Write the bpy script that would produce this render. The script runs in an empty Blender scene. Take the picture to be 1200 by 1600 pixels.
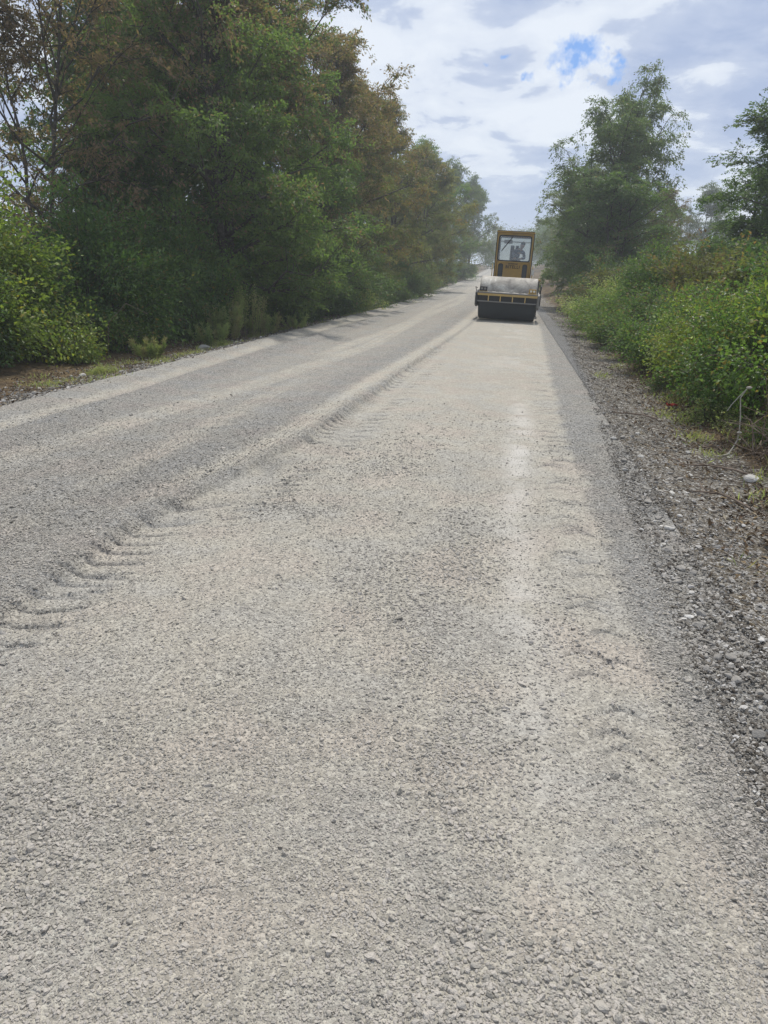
import bpy, bmesh, math, random
import numpy as np
from mathutils import Vector, Matrix

# ------------------------------------------------------------------ camera, sky, sun, exposure
scene = bpy.context.scene
COL = scene.collection
R = math.radians
CAM_H = 1.6
cam_data = bpy.data.cameras.new('camera')
cam = bpy.data.objects.new('camera', cam_data); COL.objects.link(cam); scene.camera = cam
cam.location = (0, 0, CAM_H)
cam.rotation_mode = 'XYZ'
# the road runs along +Y; the photographer looks 9 degrees to the left of it and 18 degrees down
cam.matrix_world = (Matrix.Translation((0, 0, CAM_H)) @ Matrix.Rotation(R(9.1), 4, 'Z')
                    @ Matrix.Rotation(R(72), 4, 'X') @ Matrix.Rotation(R(0.8), 4, 'Z'))
cam_data.sensor_fit = 'VERTICAL'; cam_data.sensor_height = 24; cam_data.lens = 17.325
cam_data.clip_start = 0.05; cam_data.clip_end = 3000

SUN_EL, SUN_AZ = R(58), R(5)         # azimuth measured from +Y (the road), negative = left
world = bpy.data.worlds.new('World'); scene.world = world; world.use_nodes = True
wn = world.node_tree; wn.nodes.clear()
def N(tree, typ, **kw):
    n = tree.nodes.new(typ)
    for k, v in kw.items():
        if k.startswith('i_'):
            n.inputs[k[2:].replace('_', ' ')].default_value = v
        else: setattr(n, k, v)
    return n
def math_n(tree, op, a, b=None, c=None, clamp=False):
    n = tree.nodes.new('ShaderNodeMath'); n.operation = op; n.use_clamp = clamp
    for i, x in enumerate((a, b, c)):
        if x is None: continue
        if hasattr(x, 'links') or hasattr(x, 'is_linked'): tree.links.new(x, n.inputs[i])
        else: n.inputs[i].default_value = x
    return n.outputs[0]
def mix_c(tree, fac, a, b, blend='MIX'):
    n = tree.nodes.new('ShaderNodeMix'); n.data_type = 'RGBA'; n.blend_type = blend
    for i, x in ((0, fac), (6, a), (7, b)):
        if hasattr(x, 'is_linked'): tree.links.new(x, n.inputs[i])
        elif isinstance(x, (int, float)): n.inputs[i].default_value = x
        else: n.inputs[i].default_value = (*x, 1)
    return n.outputs[2]
def ramp(tree, fac, stops):
    n = tree.nodes.new('ShaderNodeValToRGB'); tree.links.new(fac, n.inputs[0])
    e = n.color_ramp.elements
    while len(e) < len(stops): e.new(0.5)
    for el, (p, c) in zip(e, stops):
        el.position = p; el.color = (c, c, c, 1) if isinstance(c, (int, float)) else (*c, 1)
    return n.outputs[0]
def noise(tree, vec, scale, detail=4, rough=0.5, dist=0.0):
    n = N(tree, 'ShaderNodeTexNoise'); n.inputs['Scale'].default_value = scale
    n.inputs['Detail'].default_value = detail; n.inputs['Roughness'].default_value = rough
    n.inputs['Distortion'].default_value = dist
    if vec is not None: tree.links.new(vec, n.inputs['Vector'])
    return n.outputs['Fac']

SKY = 0.1
HAZE_D = 0.0015
sky = N(wn, 'ShaderNodeTexSky', sky_type='NISHITA', sun_disc=False, sun_elevation=SUN_EL,
        sun_rotation=SUN_AZ, air_density=1.0, dust_density=1.0, ozone_density=1.0)
tc = N(wn, 'ShaderNodeTexCoord')
sep = N(wn, 'ShaderNodeSeparateXYZ'); wn.links.new(tc.outputs['Generated'], sep.inputs[0])
zz = math_n(wn, 'ADD', math_n(wn, 'MAXIMUM', sep.outputs[2], 0.0), 0.22)
cmb = N(wn, 'ShaderNodeCombineXYZ')
wn.links.new(math_n(wn, 'DIVIDE', sep.outputs[0], zz), cmb.inputs[0])
wn.links.new(math_n(wn, 'DIVIDE', sep.outputs[1], zz), cmb.inputs[1])
cmb.inputs[2].default_value = 3.7
big = noise(wn, cmb.outputs[0], 1.5, 3, 0.5, 0.3)
fine = noise(wn, cmb.outputs[0], 4.6, 9, 0.56, 0.25)
cl = math_n(wn, 'ADD', math_n(wn, 'MULTIPLY', big, 0.5), math_n(wn, 'MULTIPLY', fine, 0.5))
shade = ramp(wn, cl, [(0.43, 0.0), (0.505, 0.34), (0.53, 0.78), (0.60, 1.0)])
def wcol(r, g, b): return (r / SKY, g / SKY, b / SKY)
cloud = mix_c(wn, shade, wcol(.30, .365, .52), wcol(.61, .65, .71))
# small openings in the cloud
holes = None
hv = N(wn, 'ShaderNodeTexNoise'); hv.inputs['Scale'].default_value = 24; hv.inputs['Detail'].default_value = 4; hv.inputs['Roughness'].default_value = .65
wn.links.new(tc.outputs['Generated'], hv.inputs['Vector'])
h1 = N(wn, 'ShaderNodeVectorMath', operation='SUBTRACT'); wn.links.new(hv.outputs['Color'], h1.inputs[0]); h1.inputs[1].default_value = (.5, .5, .5)
h2_ = N(wn, 'ShaderNodeVectorMath', operation='SCALE'); wn.links.new(h1.outputs[0], h2_.inputs[0]); h2_.inputs['Scale'].default_value = .105
h3 = N(wn, 'ShaderNodeVectorMath', operation='ADD'); wn.links.new(tc.outputs['Generated'], h3.inputs[0]); wn.links.new(h2_.outputs[0], h3.inputs[1])
h4 = N(wn, 'ShaderNodeVectorMath', operation='MULTIPLY'); wn.links.new(h3.outputs[0], h4.inputs[0]); h4.inputs[1].default_value = (1, 1, 1.5)
for d, r in (((0.059, 0.969, 0.238), 0.031), ((0.098, 0.971, 0.219), 0.022), ((0.012, 0.979, 0.206), 0.018),
             ((-0.033, 0.973, 0.227), 0.012)):
    dv = Vector(d).normalized()
    dn = N(wn, 'ShaderNodeVectorMath', operation='DISTANCE'); wn.links.new(h4.outputs[0], dn.inputs[0])
    dn.inputs[1].default_value = dv * Vector((1, 1, 1.5))
    h = math_n(wn, 'SUBTRACT', 1.0, math_n(wn, 'DIVIDE', dn.outputs['Value'], r))
    holes = h if holes is None else math_n(wn, 'MAXIMUM', holes, h)
hn = noise(wn, tc.outputs['Generated'], 26, 6, 0.6)
hm = math_n(wn, 'ADD', holes, math_n(wn, 'MULTIPLY', math_n(wn, 'SUBTRACT', hn, 0.5), 1.2))
hm = ramp(wn, hm, [(0.02, 0.0), (0.8, 1.0)])
# other, rarer openings elsewhere in the sky
hm2 = ramp(wn, math_n(wn, 'SUBTRACT', 0.86, cl), [(0.52, 0.0), (0.6, 0.8)])
bluesky = mix_c(wn, 0.7, sky.outputs[0], wcol(.05, .21, .60))
skyc = mix_c(wn, math_n(wn, 'MAXIMUM', hm, hm2), cloud, bluesky)
skyc = mix_c(wn, 0.04, skyc, sky.outputs[0])
# paler toward the horizon
hz = ramp(wn, sep.outputs[2], [(0.0, 1.0), (0.16, 0.0)])
skyc = mix_c(wn, math_n(wn, 'MULTIPLY', hz, 0.45), skyc, wcol(.50, .57, .66))
bg = N(wn, 'ShaderNodeBackground'); bg.inputs['Strength'].default_value = SKY
wn.links.new(skyc, bg.inputs['Color'])
wo = N(wn, 'ShaderNodeOutputWorld'); wn.links.new(bg.outputs[0], wo.inputs['Surface'])

sd = bpy.data.lights.new('sun', 'SUN'); sd.energy = 2.8; sd.angle = R(3); sd.color = (1.0, 0.95, 0.87)
sun = bpy.data.objects.new('sun', sd); COL.objects.link(sun); sun.location = (-20, 40, 60)
sdir = Vector((math.sin(SUN_AZ) * math.cos(SUN_EL), math.cos(SUN_AZ) * math.cos(SUN_EL), math.sin(SUN_EL)))
sun.rotation_euler = sdir.to_track_quat('Z', 'Y').to_euler()
scene.view_settings.view_transform = 'Standard'; scene.view_settings.look = 'None'
scene.view_settings.exposure = 0.45; scene.view_settings.gamma = 1.0
scene.view_settings.use_curve_mapping = False
scene.render.engine = 'CYCLES'
scene.cycles.max_bounces = 8; scene.cycles.transmission_bounces = 6; scene.cycles.volume_bounces = 1
scene.cycles.volume_step_rate = 5

# ------------------------------------------------------------------ helpers
def tag(o, label=None, cat=None, group=None, kind=None):
    if label: o['label'] = label
    if cat: o['category'] = cat
    if group: o['group'] = group
    if kind: o['kind'] = kind
    return o
def empty(name, loc=(0, 0, 0), rz=0.0, label=None, cat=None, group=None):
    o = bpy.data.objects.new(name, None); COL.objects.link(o)
    o.location = loc; o.rotation_euler = (0, 0, rz); o.empty_display_size = 0.3
    return tag(o, label, cat, group)
def link(name, me, parent=None, loc=None):
    o = bpy.data.objects.new(name, me); COL.objects.link(o)
    if parent is not None: o.parent = parent
    if loc is not None: o.location = loc
    return o
def mesh_np(name, V, F, mats, smooth=False, attrs=None, fattrs=None, uvflat=None):
    """V (n,3) array, F (m,k) array of equal-sized faces"""
    me = bpy.data.meshes.new(name)
    V = np.ascontiguousarray(V, dtype=np.float32); F = np.ascontiguousarray(F, dtype=np.int32)
    me.vertices.add(len(V)); me.vertices.foreach_set('co', V.ravel())
    me.loops.add(F.size); me.loops.foreach_set('vertex_index', F.ravel())
    me.polygons.add(len(F))
    k = F.shape[1]
    me.polygons.foreach_set('loop_start', np.arange(0, F.size, k, dtype=np.int32))
    me.polygons.foreach_set('loop_total', np.full(len(F), k, dtype=np.int32))
    me.polygons.foreach_set('use_smooth', np.full(len(F), smooth, dtype=bool))
    me.update(calc_edges=True)
    for nm, arr in (attrs or {}).items():
        a = me.attributes.new(nm, 'FLOAT', 'POINT'); a.data.foreach_set('value', arr.astype(np.float32))
    for nm, arr in (fattrs or {}).items():
        a = me.attributes.new(nm, 'FLOAT', 'FACE'); a.data.foreach_set('value', arr.astype(np.float32))
    for m in (mats if isinstance(mats, (list, tuple)) else [mats]): me.materials.append(m)
    return me
def sstep(a, b, x):
    u = np.clip((x - a) / (b - a), 0, 1); return u * u * (3 - 2 * u)
def vnoise(x, y, seed=0):
    xi = np.floor(x).astype(np.int64); yi = np.floor(y).astype(np.int64)
    fx = x - xi; fy = y - yi; fx = fx * fx * (3 - 2 * fx); fy = fy * fy * (3 - 2 * fy)
    def h(a, b):
        n = (a * 374761393 + b * 668265263 + seed * 1442695041) & 0xffffffff
        n = ((n ^ (n >> 13)) * 1274126177) & 0xffffffff
        return ((n ^ (n >> 16)) & 0xffff) / 65535.0
    return (h(xi, yi) * (1 - fx) * (1 - fy) + h(xi + 1, yi) * fx * (1 - fy)
            + h(xi, yi + 1) * (1 - fx) * fy + h(xi + 1, yi + 1) * fx * fy)
def fbm(x, y, seed=0, oct=4, g=0.5):
    a = 1.0; s = 0; tot = 0
    for i in range(oct):
        s = s + a * vnoise(x * 2 ** i, y * 2 ** i, seed + i * 17); tot += a; a *= g
    return s / tot

# ------------------------------------------------------------------ ground profile
def z0(y):
    return 3.9 * (np.clip(y - 36, 0, 230) / 214.0) ** 1.35
def edge_compact(y):   # left edge of the drum-compacted lane
    return np.interp(y, [-20, 2.5, 4, 5, 7, 10, 13, 18, 25, 60], [-2.35, -2.28, -2.25, -2.15, -1.86, -1.72, -1.62, -1.45, -1.2, -1.15])
def edge_light(y):     # right edge of the pale lane
    return np.interp(y, [-20, 2, 5, 9, 14, 25, 40, 300], [.72, .74, .69, .68, .78, 1.0, 1.1, 1.1])
def edge_band(y):      # right edge of the fine grey gravel band
    return np.interp(y, [-20, 3, 5, 11, 26, 40, 300], [.97, .97, 1.0, 1.25, 1.8, 1.7, 1.6])
def track_c(y):
    return np.interp(y, [-20, 4, 7, 12, 17, 22, 35, 60, 300], [-3.2, -2.6, -2.15, -1.95, -1.7, -1.5, -1.35, -1.3, -1.3])
def height(x, y):
    h = z0(y)
    h = h - 0.035 * np.clip(x + 1.2, 0, 2.6) + 0.012 * np.clip(x + 1.2, -3.8, 0)
    h = h - 0.10 * sstep(1.15, 2.0, x) + 0.34 * sstep(2.3, 4.2, x) + 0.55 * sstep(4, 8, x)
    h = h + 0.05 * np.exp(-((x + 5.75) / 0.35) ** 2) - 0.10 * sstep(-5.8, -7.0, x) + 0.30 * sstep(-7.6, -10.5, x)
    far = sstep(9, 40, np.abs(x))
    h = h + far * (fbm(x * .03, y * .03, 5) - .45) * 2.5
    return h
def rows(a, b, c0, c1, back):
    ys = [a]
    while ys[-1] < b: ys.append(ys[-1] + c0 + c1 * max(ys[-1], 0) * (.45 if ys[-1] < 15 and c1 < .006 else 1))
    return np.array(list(back) + ys)
def grid(xs, ys):
    X, Y = np.meshgrid(xs, ys); n, m = X.shape
    i = np.arange(n * m).reshape(n, m)
    F = np.stack([i[:-1, :-1], i[:-1, 1:], i[1:, 1:], i[1:, :-1]], -1).reshape(-1, 4)
    return X.ravel(), Y.ravel(), F
def ground_z(x, y): return float(height(np.array([x], float), np.array([y], float))[0])

# ------------------------------------------------------------------ materials
def new_mat(name):
    m = bpy.data.materials.new(name); m.use_nodes = True; t = m.node_tree; t.nodes.clear()
    o = t.nodes.new('ShaderNodeOutputMaterial'); return m, t, o
def attr(t, name, typ='GEOMETRY'):
    n = t.nodes.new('ShaderNodeAttribute'); n.attribute_name = name; n.attribute_type = typ; return n.outputs['Fac']
def principled(t, o, col, rough=0.7, metal=0.0, bump=None, bstr=0.3, bdist=0.01, spec=0.5):
    p = t.nodes.new('ShaderNodeBsdfPrincipled')
    if hasattr(col, 'is_linked'): t.links.new(col, p.inputs['Base Color'])
    else: p.inputs['Base Color'].default_value = (*col, 1)
    if hasattr(rough, 'is_linked'): t.links.new(rough, p.inputs['Roughness'])
    else: p.inputs['Roughness'].default_value = rough
    p.inputs['Metallic'].default_value = metal
    p.inputs['Specular IOR Level'].default_value = spec
    if bump is not None:
        b = t.nodes.new('ShaderNodeBump'); b.inputs['Strength'].default_value = bstr
        b.inputs['Distance'].default_value = bdist
        t.links.new(bump, b.inputs['Height']); t.links.new(b.outputs[0], p.inputs['Normal'])
    t.links.new(p.outputs[0], o.inputs['Surface']); return p
def objco(t): return t.nodes.new('ShaderNodeTexCoord').outputs['Object']
def vor(t, vec, scale, feature='F1', out='Distance', rand=1.0):
    n = t.nodes.new('ShaderNodeTexVoronoi'); n.feature = feature; n.inputs['Scale'].default_value = scale
    n.inputs['Randomness'].default_value = rand
    t.links.new(vec, n.inputs['Vector']); return n.outputs[out]

def gravel_nodes(t, co, scale, seed=0.0):
    """colour value per stone and a height of packed stones"""
    d1 = vor(t, co, scale); c1 = vor(t, co, scale, out='Color')
    d2 = vor(t, co, scale * 2.3)
    s = t.nodes.new('ShaderNodeSeparateColor'); t.links.new(c1, s.inputs[0])
    h = math_n(t, 'ADD', math_n(t, 'MULTIPLY', math_n(t, 'SUBTRACT', 1.0, d1), s.outputs[1]),
               math_n(t, 'MULTIPLY', math_n(t, 'SUBTRACT', 1.0, d2), 0.45))
    return s.outputs[0], h

# road
MROAD, t, o = new_mat('crushed_stone_road')
co = objco(t)
dust = attr(t, 'dust'); mark = attr(t, 'damp')
v, h = gravel_nodes(t, co, 85)
big_ = noise(t, co, 0.9, 5, 0.6); med = noise(t, co, 5, 5, 0.65); fin = noise(t, co, 330, 2, 0.6)
dd = math_n(t, 'ADD', dust, math_n(t, 'MULTIPLY', math_n(t, 'SUBTRACT', med, 0.5), 0.7))
dd = math_n(t, 'ADD', dd, math_n(t, 'MULTIPLY', math_n(t, 'SUBTRACT', big_, 0.5), 0.5), clamp=True)
loose = ramp(t, v, [(0.0, (.12, .117, .11)), (0.35, (.26, .252, .235)), (0.8, (.37, .355, .325)), (1.0, (.50, .48, .44))])
packed = ramp(t, v, [(0.0, (.31, .29, .25)), (0.5, (.415, .387, .33)), (1.0, (.52, .49, .42))])
c = mix_c(t, dd, loose, packed)
tint = ramp(t, noise(t, co, 1.7, 3, 0.5), [(0.38, (.99, 1.0, 1.01)), (0.5, (1.01, 1.0, 0.97)), (0.64, (1.04, 0.99, 0.965))])
c = mix_c(t, 1.0, c, tint, 'MULTIPLY')
c = mix_c(t, math_n(t, 'MULTIPLY', mark, 0.85), c, (.60, .575, .53))
c = mix_c(t, math_n(t, 'MULTIPLY', math_n(t, 'SUBTRACT', fin, 0.35), 0.8, clamp=True), c, (.16, .155, .15))
hh = math_n(t, 'ADD', h, math_n(t, 'MULTIPLY', fin, 0.5))
hh = math_n(t, 'MULTIPLY', hh, math_n(t, 'SUBTRACT', 1.25, math_n(t, 'MULTIPLY', dd, 0.75)))
principled(t, o, c, 0.93, bump=hh, bstr=0.9, bdist=0.009, spec=0.15)

# verges and land
MLAND, t, o = new_mat('stony_verge_ground')
co = objco(t)
gr = attr(t, 'gravel'); du = attr(t, 'dust')
v, h = gravel_nodes(t, co, 46)
v2, h2 = gravel_nodes(t, co, 85)
soil = ramp(t, noise(t, co, 2.2, 6, 0.65), [(0.3, (.07, .052, .034)), (0.5, (.13, .095, .06)), (0.62, (.19, .14, .075)), (0.75, (.20, .16, .11))])
rub = ramp(t, v, [(0.0, (.09, .072, .055)), (0.45, (.19, .17, .14)), (0.85, (.29, .275, .25)), (1.0, (.58, .57, .54))])
fg = ramp(t, v2, [(0.0, (.12, .12, .122)), (0.4, (.21, .208, .205)), (1.0, (.40, .39, .37))])
patch = noise(t, co, 3.4, 5, 0.7)
g2 = math_n(t, 'ADD', math_n(t, 'SUBTRACT', gr, .12), math_n(t, 'MULTIPLY', math_n(t, 'SUBTRACT', patch, 0.5), 2.0), clamp=True)
c = mix_c(t, ramp(t, g2, [(0.35, 0.0), (0.6, 1.0)]), soil, rub)
c = mix_c(t, du, c, fg)
leafy = ramp(t, noise(t, co, 14, 4, 0.7), [(0.5, (1, 1, 1)), (0.66, (.62, .55, .42))])
c = mix_c(t, math_n(t, 'SUBTRACT', 1.0, du, clamp=True), c, mix_c(t, 1.0, c, leafy, 'MULTIPLY'))
hh = mix_c(t, du, h, h2)
principled(t, o, c, 0.95, bump=hh, bstr=1.0, bdist=0.022, spec=0.1)

def leaf_mat(name, dark, light, autumn, pale=None, trans=0.5, rough=0.55):
    m, t, o = new_mat(name)
    tone = attr(t, 'tone'); au = attr(t, 'autumn')
    oi = t.nodes.new('ShaderNodeObjectInfo')
    dark = tuple(v * 1.4 for v in dark); light = tuple(v * 1.3 for v in light)
    c = mix_c(t, tone, dark, light)
    sh = ramp(t, oi.outputs['Random'], [(0.0, (.85, .9, .9)), (0.5, (1, 1, 1)), (1.0, (1.15, 1.05, .9))])
    c = mix_c(t, 1.0, c, sh, 'MULTIPLY')
    c = mix_c(t, au, c, autumn)
    if pale: c = mix_c(t, ramp(t, tone, [(0.965, 0.0), (0.97, 1.0)]), c, pale)
    p = t.nodes.new('ShaderNodeBsdfPrincipled')
    t.links.new(c, p.inputs['Base Color']); p.inputs['Roughness'].default_value = rough
    p.inputs['Specular IOR Level'].default_value = 0.35
    tr = t.nodes.new('ShaderNodeBsdfTranslucent')
    c2 = mix_c(t, 1.0, c, (1.3, 1.45, 0.7), 'MULTIPLY'); t.links.new(c2, tr.inputs[0])
    mx = t.nodes.new('ShaderNodeMixShader'); mx.inputs[0].default_value = trans
    t.links.new(p.outputs[0], mx.inputs[1]); t.links.new(tr.outputs[0], mx.inputs[2])
    t.links.new(mx.outputs[0], o.inputs['Surface']); return m
L_HORN = leaf_mat('hornbeam_leaves', (.05, .09, .036), (.115, .18, .055), (.26, .16, .125))
L_RUST = leaf_mat('rusty_hornbeam_leaves', (.06, .08, .036), (.13, .14, .055), (.27, .175, .125))
L_OLIVE = leaf_mat('olive_leaves', (.065, .082, .036), (.15, .155, .06), (.25, .15, .07))
L_FRESH = leaf_mat('fresh_green_leaves', (.05, .085, .035), (.11, .16, .055), (.10, .125, .055))
L_BIRCH = leaf_mat('birch_leaves', (.06, .095, .042), (.135, .17, .08), (.16, .11, .05), rough=0.35)
L_WILD = leaf_mat('bramble_leaves', (.042, .09, .028), (.125, .19, .052), (.22, .16, .055), pale=(.30, .34, .22), rough=0.45)
L_SUN = leaf_mat('yellow_green_leaves', (.08, .125, .03), (.20, .24, .055), (.30, .25, .05), pale=(.5, .55, .35), trans=0.45)
L_DARK = leaf_mat('dark_shrub_leaves', (.04, .075, .03), (.10, .155, .05), (.16, .11, .05), pale=(.35, .40, .33))
L_RED = leaf_mat('reddish_bush_leaves', (.07, .075, .03), (.13, .13, .05), (.20, .11, .07))
L_WEED = leaf_mat('grey_green_weed_leaves', (.14, .18, .07), (.28, .31, .14), (.34, .28, .17))
L_FAR = leaf_mat('far_tree_leaves', (.06, .09, .045), (.12, .15, .07), (.19, .12, .07))
def bark_mat(name, a, b):
    m, t, o = new_mat(name); co = objco(t)
    n = noise(t, co, 9, 6, 0.65)
    principled(t, o, ramp(t, n, [(0.35, a), (0.65, b)]), 0.9, bump=n, bstr=0.6, bdist=0.02, spec=0.1); return m
BARK = bark_mat('grey_brown_bark', (.05, .042, .035), (.13, .115, .095))
TWIG = bark_mat('dry_twig_bark', (.10, .075, .055), (.24, .19, .15))
PALESTEM = bark_mat('bleached_stem', (.30, .28, .23), (.46, .44, .38))

# ------------------------------------------------------------------ road and land
back = [-20, -12, -7, -4, -2, -1, -.4, .1, .4]
xs = np.concatenate([np.arange(-6.0, -3.6, .035), np.arange(-3.6, 1.35, .0215)])
ys = rows(.62, 300, .006, .0042, back)
X, Y, F = grid(xs, ys)
Z = height(X, Y)
n1 = fbm(X * .8, Y * .5, 3); n2 = fbm(X * 5, Y * 5, 9); n3 = fbm(X * 28, Y * 28, 21, 3)
fade = 1 / (1 + (Y / 30) ** 2)
EC = edge_compact(Y)
per = .27 + .05 * np.sin(Y * 1.1)
wob = 1.6 * fbm(Y * 0 + 3, Y * 1.3, 4) + .35 * fbm(X * 6, Y * 6, 6)
amp = sstep(1.3, 3, Y) * (1 - sstep(17, 22, Y))
big_n = sstep(8, 4, Y)
ph = ((Y - .42 * (X - EC)) / per + wob) % 1.0
ph0 = (Y / per + wob) % 1.0
notch = amp * (.03 + .13 * (fbm(X * 1.6 + 1, Y * 1.3, 35, 5) - .5))
u = X - (EC - notch)                         # > 0 inside the compacted lane
inside = sstep(-.06, .03, u)
Z = Z - 0.050 * inside * (1 - sstep(25, 40, Y) * .6) + .030
Z = Z + 0.034 * (.5 + n2) * np.exp(-((u + .14) / .13) ** 2) * sstep(1, 3, Y) * (1 - sstep(18, 26, Y))
Z = Z + 0.022 * (n1 - .5) + (1 - inside) * 0.028 * (n2 - .5) + (0.005 + .006 * (1 - inside)) * (n3 - .5)
dust_v = .25 + .55 * inside
# thin feathered grooves running off the edge into the lane
gd = (ph - .5) * per
gd = np.where(gd < 0, gd * 1.0, gd * .45)      # steep on the near side, feathered on the far side
gl_ = np.exp(-(gd / (.013 + .0014 * Y)) ** 2) * sstep(-.22, -.02, X - EC) * (1 - sstep(.02, .16 + .20 * big_n, X - EC)) * amp
Z = Z - .034 * gl_ * np.clip(-.25 + 1.8 * fbm(X * 1.3 + 2, Y * 2.3, 33), 0, 1)
dust_v = dust_v - .9 * gl_ * np.clip(-.15 + 1.7 * fbm(X * 1.3 + 2, Y * 2.3, 33), 0, 1)
# second row of diagonal scuffs inside the lane
for (yc, yw, xo, pr) in ((5.3, .9, .42, .17), (8.3, 1.9, .36, .24), (12.5, 2.6, .33, .3), (3.0, .8, .15, .2)):
    w = np.exp(-((Y - yc) / yw) ** 4) * np.exp(-((X - EC - xo) / .11) ** 4)
    g2_ = (((Y - .45 * (X - EC)) / pr + n2 * .8) % 1.0 - .5) * pr
    w2_ = w * np.exp(-(g2_ / (.020 + .001 * Y)) ** 2) * (.2 + 1.2 * n2); Z = Z - .030 * w2_; dust_v = dust_v - .8 * w2_
# wheel tracks: (centre function, half width, depth, number of tread lines, dust)
tracks = [(track_c(Y) , .21, .016, 6, .55, 4.5, 300),
          (np.interp(Y, [-20, 6, 12, 16.5, 30, 300], [-3.15, -3.05, -2.9, -2.85, -2.75, -2.7]), .20, .007, 5, .28, -9, 11),
          (np.interp(Y, [-20, 6, 9, 16.5, 30, 300], [-4.3, -4.15, -3.8, -3.25, -3.0, -3.0]), .30, .006, 4, .42, -9, 300),
          (np.interp(Y, [-20, 8.5, 30, 300], [-5.4, -5.35, -5.1, -5.05]), .22, .012, 5, .45, -9, 300),
          (np.interp(Y, [-20, 20, 45, 300], [-3.7, -3.5, -3.4, -3.3]), .26, .004, 4, .4, 14, 300)]
for k_, (c_, hw, dep, nl, du_, ya, yb) in enumerate(tracks):
    if k_: c_ = c_ + .16 * np.sin(Y * .23 + k_ * 2.1) + .10 * (fbm(X * 0 + k_, Y * .35, 200 + k_) - .5); du_ = du_ * (.55 + .9 * fbm(X * .4 + k_ * 3, Y * .33, 210 + k_)) - .08
    q = (X - c_) / hw
    w = np.exp(-np.abs(q) ** 3) * sstep(ya - 1, ya + 1.5, Y) * (1 - sstep(yb - 1, yb + 2, Y)) * (1 - .3 * sstep(30, 90, Y))
    groove = .5 + .5 * np.cos(q * math.pi * nl)
    Z = Z - dep * w + .020 * w * groove * fade + .010 * np.exp(-((np.abs(q) - 1.2) / .25) ** 2) * sstep(ya, ya + 2, Y) * (1 - sstep(yb, yb + 2, Y)) * (dep > .01)
    dust_v = np.maximum(dust_v, w * (du_ + .35 + .5 * (n2 - .5)))
gm_ = gl_ * np.clip(.1 + 1.5 * fbm(X * 1.3 + 2, Y * 2.3, 33), 0, 1)
dust_v = dust_v - .45 * gm_; Z = Z - .014 * gm_ * sstep(6, 8, Y)
# loose dark windrow near the left edge
dust_v = dust_v - .75 * np.exp(-((X + 4.78) / .30) ** 2) * (1 - .3 * n2) - .25 * np.exp(-((X - track_c(Y) + .45) / .25) ** 2) * (Y < 40)
Z = Z + .045 * np.exp(-((X + 4.8) / .22) ** 2) * (.6 + .8 * n2) * (1 - sstep(60, 120, Y))
# dusty streak in the lane, drum chatter across it
mk = np.exp(-((X - .18 - .05 * np.sin(Y * .9)) / (.10 + .05 * n2)) ** 2) * (sstep(1.0, 2.2, Y) * (.15 + .5 * fbm(X * 0 + 4, Y * 1.1, 44)) + .5 * np.exp(-((Y - 7.2) / 1.6) ** 2))* (1 - sstep(9, 12, Y)) 
mk = mk + .35 * np.exp(-((X - .12) / .55) ** 2) * sstep(11, 15, Y) * (1 - sstep(40, 60, Y)) * (fbm(X * 2.2, Y * .8, 77) > .52)
mk = mk * np.clip((n2 - .22) * 3, 0, 1)
Z = Z + .0035 * np.sin(Y * 2 * math.pi / .12 + 3 * n2) * inside * np.clip(n1 * 3 - 1.3, 0, 1) * (Y < 14)
# arcs left by the rear tyres at the right side of the lane
for k in range(int(14 / .17)):
    yk = 1.6 + k * .17 * (1 + .05 * math.sin(k * 1.7)); xc = .50 + .03 * math.sin(k * 2.3) + .006 * yk
    qx = (X - xc)
    side = -1 if k % 2 else 1
    arc = Y - (yk - 2.2 * np.abs(qx + side * .045) ** 1.5 * 1.0)
    w = np.exp(-(arc / (.012 + .0016 * yk)) ** 2) * np.exp(-((qx + side * .05) / .12) ** 4) * sstep(1.3, 2.6, Y) * (1 - .6 * sstep(7, 13, Y))
    w = w * np.clip(.45 + 1.0 * fbm(X * 1.5 + 9, Y * 1.1, 61), 0, 1) * sstep(.15, .34, n2); Z = Z - .018 * w; dust_v = dust_v - .95 * w * (1 - .5 * sstep(8, 13, Y))
EL = edge_light(Y)
out = sstep(-.04, .09, X - EL - .16 * (n2 - .5) - .10 * (fbm(X * .7, Y * 1.1, 92) - .5))
dust_v = dust_v * (1 - out) + out * (-.05 + .22 * sstep(1.1, 3.5, 5.5 - Y) + .12 * n1)
Z = Z + out * (.016) + .008 * out * (n2 - .5)
# sink the road's borders into the land
Z = Z - .09 * sstep(1.0, 0.0, (X + 6.0) / .15) - .09 * sstep(1.0, 0.0, (1.35 - X) / .10)
road_h = Z
me = mesh_np('road', np.stack([X, Y, Z], 1), F, MROAD, smooth=True, attrs={'dust': dust_v, 'damp': np.clip(mk, 0, 1)})
road = link('road', me); tag(road, 'pale crushed stone road with roller lane, ruts and tyre tracks', 'road', kind='structure')

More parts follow.
